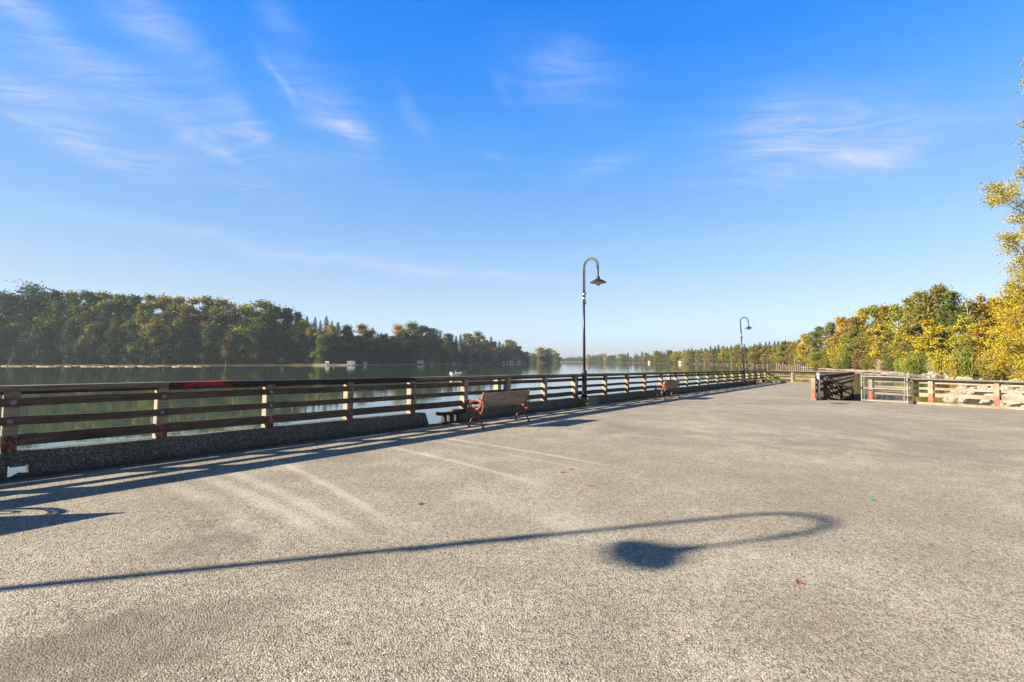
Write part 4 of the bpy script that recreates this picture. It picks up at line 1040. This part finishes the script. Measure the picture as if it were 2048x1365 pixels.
# the big golden tree beside the deck on the right
def big_tree():
    rng = np.random.default_rng(5); rnd = random.Random(8)
    H = 30; X0, Y0 = 44.5, 35.0; root = empty('cottonwood_tree', 'very tall golden cottonwood rising past the top of the picture at the right edge', 'tree', loc=(X0, Y0, gz(X0, Y0) - .1))
    pts = []; k = MB()
    th = [Vector((0, 0, -.3))]; x = y = 0
    for i in range(1, 11): x += rnd.uniform(-.2, .2); y += rnd.uniform(-.2, .2); th.append(Vector((x, y, i * H * .094)))
    k.tube(th, [.48 - .044 * i for i in range(11)], 10)
    for i in range(330):
        z = H * (.03 + .95 * (i + rnd.random()) / 330); prof = interp([(0, 4.8), (.08, 4.8), (.18, 4.7), (.24, 4.1), (.28, 4.5), (.34, 3.9), (.40, 4.4), (.45, 4.1), (.53, 5.0), (.58, 4.8), (.63, 4.2), (.68, 3.0), (.78, 2.4), (.82, 3.4), (.87, 3.3), (.93, 2.0), (1, .4)], z / H)
        a = rnd.uniform(0, 6.28); rr = prof * rnd.uniform(.45, 1.03)
        c = Vector((math.cos(a) * rr, math.sin(a) * rr, z)); i0 = min(9, int(max(0, z - rr * .7) / (H * .094))); s0 = th[i0]; mid = s0.lerp(c, .5) + Vector((0, 0, -.2))
        k.tube([s0, mid, c], [.07, .04, .008], 5, False)
        for q in range(5):
            e = c + Vector((rnd.gauss(0, .38), rnd.gauss(0, .38), rnd.gauss(.1, .35))); k.tube([mid.lerp(c, rnd.uniform(.5, 1)), e], [.014, .004], 3, False)
            m_ = int(rnd.uniform(60, 130)); d = rng.normal(size=(m_, 3)) * np.array([.27, .27, .2]); pts.append(np.array(e) + d)
    o = quads_mesh('crown', np.concatenate(pts), .062, np.array([0, 0, .3]), LEAF, rng, .75); c = link('crown', o, root); c.color = (.36, .29, .03, 1)
    link('trunk', k.mesh('trunk', BARK, smooth=True), root)
big_tree()
def bush_tree(X0, Y0, H, Wd, colr, label, seed, name='birch_tree'):
    rng = np.random.default_rng(seed); rnd = random.Random(seed); root = empty(name, label, 'tree', loc=(X0, Y0, gz(X0, Y0) - .1)); pts = []; k = MB()
    for s_ in range(3):
        k.tube([(rnd.uniform(-.2, .2), rnd.uniform(-.2, .2), -.3), (rnd.uniform(-.5, .5), rnd.uniform(-.5, .5), H * .5), (rnd.uniform(-.8, .8), rnd.uniform(-.8, .8), H * .92)], [.11, .07, .01], 7)
    for i in range(95):
        u = (i + rnd.random()) / 95; z = H * (.04 + .92 * u); rr = Wd * math.sin(math.pi * (.12 + .83 * u)) ** .6 * rnd.uniform(.3, 1.05); a = rnd.uniform(0, 6.28); c = Vector((math.cos(a) * rr, math.sin(a) * rr, z))
        s0 = Vector((0, 0, max(0, z - rr * .8))); k.tube([s0, s0.lerp(c, .5), c], [.035, .02, .004], 4, False)
        for q in range(4):
            e = c + Vector((rnd.gauss(0, .35), rnd.gauss(0, .35), rnd.gauss(.1, .3))); m_ = int(rnd.uniform(45, 95)); d = rng.normal(size=(m_, 3)) * np.array([.27, .27, .22]); pts.append(np.array(e) + d)
    c = link('crown', quads_mesh('crown', np.concatenate(pts), .062, np.array([0, 0, .3]), LEAF, rng, .75), root); c.color = (*colr, 1); link('trunk', k.mesh('trunk', BARK, smooth=True), root)
bush_tree(46.6, 41, 8.6, 2.7, (.42, .31, .03), 'low bright golden tree beneath the tall cottonwood behind the right railing', 91)
bush_tree(48.5, 33, 9, 3.0, (.46, .27, .02), 'golden tree beyond the right edge beneath the tall cottonwood', 93)

# ------------------------------------------------------------ rocks, logs, pilings
def rock_me(seed):
    rnd = random.Random(seed); bm = bmesh.new(); bmesh.ops.create_icosphere(bm, subdivisions=2, radius=1)
    for _ in range(14):
        n = Vector((rnd.gauss(0, 1), rnd.gauss(0, 1), rnd.gauss(0, 1))).normalized(); d = rnd.uniform(.45, .75)
        for v in bm.verts:
            q = v.co.dot(n)
            if q > d: v.co -= n * (q - d)
    for v in bm.verts: v.co *= rnd.uniform(.96, 1.04); v.co.z *= .85
    me = bpy.data.meshes.new('boulder'); bm.to_mesh(me); bm.free(); me.materials.append(ROCKM); return me
rocks = [rock_me(i) for i in range(7)]; rr_ = random.Random(4)
shore_pts = rb_w[10:21]
nrock = 0
for i in range(len(shore_pts) - 1):
    a = Vector(shore_pts[i]); b = Vector(shore_pts[i + 1]); L = (b - a).length; nd = Vector((-(b - a).y, (b - a).x)).normalized()
    if sdist(rb_w, np.array([(a + b)[0] / 2 + nd.x]), np.array([(a + b)[1] / 2 + nd.y]))[0] < 0: nd = -nd
    near = i >= 4; cnt = [7, 9, 12, 14, 26, 50, 84, 80, 0, 0, 0][i]
    for j in range(cnt):
        if nrock > 292: break
        u = rr_.random(); dd = rr_.uniform(-.8, 2.5) if not near else -.8 + 9 * rr_.random() ** 1.3; p = a.lerp(b, u) + nd * dd; s = rr_.uniform(.22, .52) * (1.0 if near else 1.5)
        o = link('boulder', rocks[rr_.randrange(7)]); o.location = (p.x, p.y, gz(p.x, p.y) + .05 * s); o.scale = (s * rr_.uniform(.8, 1.3), s, s * rr_.uniform(.7, 1.1)); o.rotation_euler = (rr_.uniform(-.9, .9), rr_.uniform(-.9, .9), rr_.uniform(0, 6)); nrock += 1
        tag(o, 'pale angular boulder in the riprap behind the right railing' if near else 'pale boulder on the far edge of the cove, left of the grass patch', 'rock', 'riprap boulders near the deck' if near else 'boulders across the cove')
print('rocks', nrock)
# grass tuft band on the bank
rng = np.random.default_rng(3); gp = []
for _ in range(9000):
    px = rng.uniform(1850, 2150); Z = interp(rb, min(px, 1925)) + rng.uniform(2.5, 9); x, y = W2(px, Z); gp.append((x, y))
gp = np.array(gp); gzv = ground_h(gp[:, 0], gp[:, 1]); ok = gzv > WATER + .9
o = link('bank_grass', quads_mesh('bank_grass', np.stack([gp[ok, 0], gp[ok, 1], gzv[ok] + .12], 1), .22, np.array([0, -1.2, .2]), LEAF, rng, .35)); o.color = (.13, .16, .03, 1); tag(o, 'rough green grass on the bank above the boulders', 'grass', kind='stuff')
# drift logs on the right shore
log_me = MB().tube([(-3, 0, 0), (-1, .05, .02), (1, -.04, 0), (3, .03, .01)], [.22, .2, .18, .13], 8).mesh('drift_log', WOOD_LOG, smooth=True)
for i in range(26):
    px = rr_.uniform(1600, 1800); Z = interp(rb, px) + rr_.uniform(-.5, 3); x, y = W2(px, Z); o = link('drift_log', log_me, None, (x, y, max(gz(x, y), WATER) + .12)); o.rotation_euler = (0, rr_.uniform(-.05, .05), rr_.uniform(-.5, .5) + 2.6); k_ = rr_.uniform(.5, 1.3); o.scale = (k_, 1, 1)
    tag(o, 'grey drift log stranded on the shore below the right bank wood', 'log', 'drift logs on the right shore')
# old pilings standing in the water off the right bank
pl_me = MB().tube([(0, 0, -3), (0, 0, 1)], [.24, .2], 9).mesh('old_piling', WOOD_PILE, smooth=True)
for i in range(34):
    px = 1553 + (i * 4.1) % 62 if i < 18 else 1380 + (i - 18) * 10.3 + rr_.uniform(-3, 3); Z = interp(rb, px) - rr_.uniform(4, 22); Z = min(Z, 215) if i < 18 else Z; x, y = W2(px, Z)
    o = link('old_piling', pl_me, None, (x, y, WATER)); hh = rr_.uniform(1.3, 2.6) if i < 18 else rr_.uniform(.8, 2.2); o.scale = (1, 1, hh); o.rotation_euler = (rr_.uniform(-.03, .03), rr_.uniform(-.05, .05), 0)
    tag(o, 'weathered piling in the close cluster beyond the end of the pier' if i < 18 else 'thin lone piling in the water off the far right bank', 'piling', 'piling cluster beyond the pier' if i < 18 else 'scattered pilings off the far right bank')
# log boom off the island
boom_me = MB().tube([(-9, 0, 0), (-4, .1, .02), (4, -.1, 0), (9, .05, 0)], [.26, .28, .25, .2], 8).mesh('floating_log', WOOD_LOG, smooth=True)
for i in range(40):
    px = -30 + i * 11.3 + rr_.uniform(-4, 4); Z = 262 + rr_.uniform(-6, 34); x, y = W2(px, Z); o = link('floating_log', boom_me, None, (x, y, WATER + .10)); o.rotation_euler = (0, 0, rr_.uniform(-.12, .12)); k_ = rr_.uniform(.25, .75); o.scale = (k_, 1, rr_.uniform(.5, 1.3))
    tag(o, 'long pale log floating in the boom in front of the island', 'log', 'logs of the floating boom')
tp = empty('pile_tripod', 'leaning three legged pile frame standing on the log boom at the far left', 'pile frame', loc=(*W2(22, 262), WATER))
for dx_, lean in ((-1.4, .55), (1.3, -.4), (.2, .1)): MB().tube([(dx_, dx_ * .3, -1), (dx_ - dx_ * .9, 0, 5.6)], [.2, .14], 8).build('leg', WOOD_LOG, tp)
for px, Z, h in ((240, 262, 2.4), (265, 262, 2.2), (328, 270, 3.6), (410, 265, 2.2), (452, 270, 3.4), (1075, 480, 9)):
    x, y = W2(px, Z); o = link('boom_pile', pl_me, None, (x, y, WATER)); o.scale = (.8, .8, h); tag(o, {240: 'short pale pile at the middle of the log boom, left one of a pair', 265: 'short pale pile at the middle of the log boom, right one of a pair', 328: 'taller thin dark pile rising behind the log boom', 410: 'short pile at the right end of the log boom', 452: 'thin dark pile standing clear to the right of the log boom', 1075: 'very tall thin pole standing off the right tip of the island'}[px], 'piling', 'piles off the island shore')

# ------------------------------------------------------------ campers on the island beach
def camper(px, Zb, kind, label, sc_=1.0, rz=0.2):
    x, y = W2(px, Zb); root = empty('camper_van' if kind != 'cabin' else 'beach_cabin', label, 'camper' if kind != 'cabin' else 'cabin', 'vehicles and huts on the island beach', (x, y, gz(x, y)), rz); root.scale = (sc_,) * 3
    if kind == 'cabin':
        MB().box(-1.4, 1.4, -1.2, 1.2, 0, 2.3).build('wall', WHITE, root, bevel=.03)
        MB().add([(-1.7, -1.4, 2.28), (1.7, -1.4, 2.28), (1.7, 1.4, 2.28), (-1.7, 1.4, 2.28), (-1.7, 0, 3.1), (1.7, 0, 3.1)], [(0, 1, 5, 4), (2, 3, 4, 5), (1, 2, 5), (3, 0, 4), (0, 3, 2, 1)]).build('roof', WHITE, root)
        MB().box(-.35, .35, -1.23, -1.201, .1, 1.9).build('door', BLACKC, root)
    else:
        L = 5.6 if kind == 'rv' else 4.2; H = 2.9 if kind == 'rv' else 1.75
        k = MB().box(-L / 2, L / 2 - 1.2, -1.1, 1.1, .45, H)
        k.add([(L / 2 - 1.2, -1.05, .5), (L / 2, -1.05, .5), (L / 2, -1.05, 1.2), (L / 2 - .7, -1.05, 1.9 if kind == 'rv' else 1.6), (L / 2 - 1.2, -1.05, 2.0 if kind == 'rv' else 1.7), (L / 2 - 1.2, 1.05, .5), (L / 2, 1.05, .5), (L / 2, 1.05, 1.2), (L / 2 - .7, 1.05, 1.9 if kind == 'rv' else 1.6), (L / 2 - 1.2, 1.05, 2.0 if kind == 'rv' else 1.7)], [(0, 1, 2, 3, 4), (9, 8, 7, 6, 5), (1, 6, 7, 2), (2, 7, 8, 3), (3, 8, 9, 4), (0, 5, 6, 1)])
        if kind == 'rv': k.box(L / 2 - 1.19, L / 2 - .4, -1.08, 1.08, 2.05, H - .02)
        k.build('body', WHITE, root, bevel=.04)
        for wx in (-L / 4 - .5, L / 8 - .3): MB().box(wx - .5, wx + .5, -1.13, -1.101, 1.5 if kind == 'rv' else 1.1, 2.1 if kind == 'rv' else 1.55).build('window', DARKGLASS, root)
        wm = MB().lathe([(.34, -.1), (.34, .1)], 14).mesh('wheel', TYRE)
        for wx in (-L / 3, L / 3): o = link('wheel', wm, root, (wx, -.98, .34)); o.rotation_euler = (R(90), 0, 0)
    return root
camper(655, 329, 'cabin', 'small white hut on the gravel point of the island, leftmost of the white shapes', .75)
camper(703, 343, 'rv', 'white camper on the gravel point of the island, second white shape from the left', 1.0)
camper(731, 356, 'cabin', 'narrow pale hut under the island trees right of the white camper', .8)
camper(841, 430, 'rv', 'white camper alone on the beach in the middle of the island shore', 1.1)
camper(908, 520, 'car', 'low dark-windowed vehicle on the island beach above the motor boat', 1.0)
camper(985, 622, 'cabin', 'tiny white hut near the right part of the island beach, left one of two', 1.0)
camper(1007, 640, 'cabin', 'tiny white hut near the right part of the island beach, right one of two', .9)
camper(1023, 665, 'rv', 'distant white camper near the island tip, left one of two', 1.1)
camper(1038, 685, 'rv', 'distant white camper near the island tip, right one of two', 1.0)

# ------------------------------------------------------------ motor boat
def motor_boat():
    Z = 92.0; x, y = W2(918, Z); root = empty('motor_boat', 'small white motor boat with black canopy anchored on the river', 'boat', loc=(x, y, WATER), rz=R(8))
    # hull lofted along local x (bow at +x)
    st = [(-1.45, .62, .75), (-.6, .66, .76), (.3, .64, .8), (.95, .45, .88), (1.45, .03, 1.0)]
    vs = []; n = 5
    for sx, hw, fb in st: vs += [(sx, -hw, fb), (sx, -hw * .92, .25), (sx, 0, -.18), (sx, hw * .92, .25), (sx, hw, fb)]
    fs = []
    for i in range(len(st) - 1):
        for j in range(4): a = i * 5 + j; fs.append((a, a + 5, a + 6, a + 1))
    fs.append((0, 1, 2, 3, 4)); fs.append(tuple(range(len(vs) - 5, len(vs)))[::-1])
    for i in range(len(st) - 1): a = i * 5; fs.append((a, a + 4, a + 9, a + 5))
    h = MB().add(vs, fs).build('hull', GREYB, root)
    MB().box(-1.5, -1.25, -.62, .62, .1, .95).build('transom', WHITE, root, bevel=.03)
    cb = MB().add([(-.7, -.5, .78), (.7, -.45, .8), (.7, .45, .8), (-.7, .5, .78), (-.65, -.47, 1.35), (.2, -.42, 1.35), (.2, .42, 1.35), (-.65, .47, 1.35)], [(0, 1, 5, 4), (1, 2, 6, 5), (2, 3, 7, 6), (3, 0, 4, 7), (4, 5, 6, 7)]).build('cabin', WHITE, root, bevel=.02)
    MB().box(-.5, .1, -.5, -.475, 1.0, 1.28).build('window', DARKGLASS, cb)
    MB().box(-.85, .35, -.55, .55, 1.38, 1.46).build('canopy', BLACKC, root, bevel=.02)
    k = MB()
    for a, b in (((-.75, -.5, .8), (-.75, -.5, 1.4)), ((-.75, .5, .8), (-.75, .5, 1.4)), ((-.1, -.3, 1.46), (-.1, -.3, 1.68)), ((.9, -.42, .9), (1.35, -.1, 1.22)), ((.9, .42, .9), (1.35, .1, 1.22)), ((1.35, -.1, 1.22), (1.35, .1, 1.22))): k.tube([a, b], .02, 5)
    k.build('rail', GALV, root)
    e = MB().box(-1.82, -1.52, -.2, .12, .35, 1.02).build('outboard_motor', WHITE, root, bevel=.05); MB().box(-1.72, -1.6, -.08, .0, -.4, .36).build('motor_leg', BLACKC, e)
motor_boat()

# ------------------------------------------------------------ a few houses among the far trees
def house(px, Zb, label, w_=9, h_=4):
    x, y = W2(px, Zb); root = empty('house', label, 'house', None, (x, y, gz(x, y)), .1)
    wl = MB().box(-w_ / 2, w_ / 2, -3, 3, 0, h_).build('wall', SIDING, root)
    MB().add([(-w_ / 2 - .4, -3.4, h_), (w_ / 2 + .4, -3.4, h_), (w_ / 2 + .4, 3.4, h_), (-w_ / 2 - .4, 3.4, h_), (-w_ / 2 - .4, 0, h_ + 2), (w_ / 2 + .4, 0, h_ + 2)], [(0, 1, 5, 4), (2, 3, 4, 5), (1, 2, 5), (3, 0, 4), (0, 3, 2, 1)]).build('roof', REDROOF, root)
    for i in (-1, 0, 1): MB().box(i * w_ / 3.4 - .6, i * w_ / 3.4 + .6, -3.04, -3.001, 1.2, 2.5).build('window', DARKGLASS, root)
house(1306, 690 + 14, 'low far house with red brown roof among the trees left of the far lamp post', 14, 2.4)
house(1364, 545, 'small pale boathouse at the water edge left of the far lamp post', 6, 2)

# ------------------------------------------------------------ haze
hz = MB().box(-2600, 2600, -120, 3000, WATER - 4.5, 62).build('haze', None)
m = bpy.data.materials.new('haze'); m.use_nodes = True; nt = m.node_tree; nt.nodes.clear()
out = nt.nodes.new('ShaderNodeOutputMaterial'); pv = nt.nodes.new('ShaderNodeVolumePrincipled'); pv.inputs['Color'].default_value = (.70, .86, 1.0, 1); pv.inputs['Density'].default_value = .00014
pv.inputs['Anisotropy'].default_value = .2
nt.links.new(pv.outputs[0], out.inputs['Volume']); hz.data.materials.append(m); tag(hz, kind='stuff')
sc.cycles.use_denoising = True
sc.cycles.max_bounces = 6; sc.cycles.transparent_max_bounces = 6; sc.cycles.volume_bounces = 0; sc.cycles.diffuse_bounces = 3
sc.cycles.caustics_reflective = False; sc.cycles.caustics_refractive = False
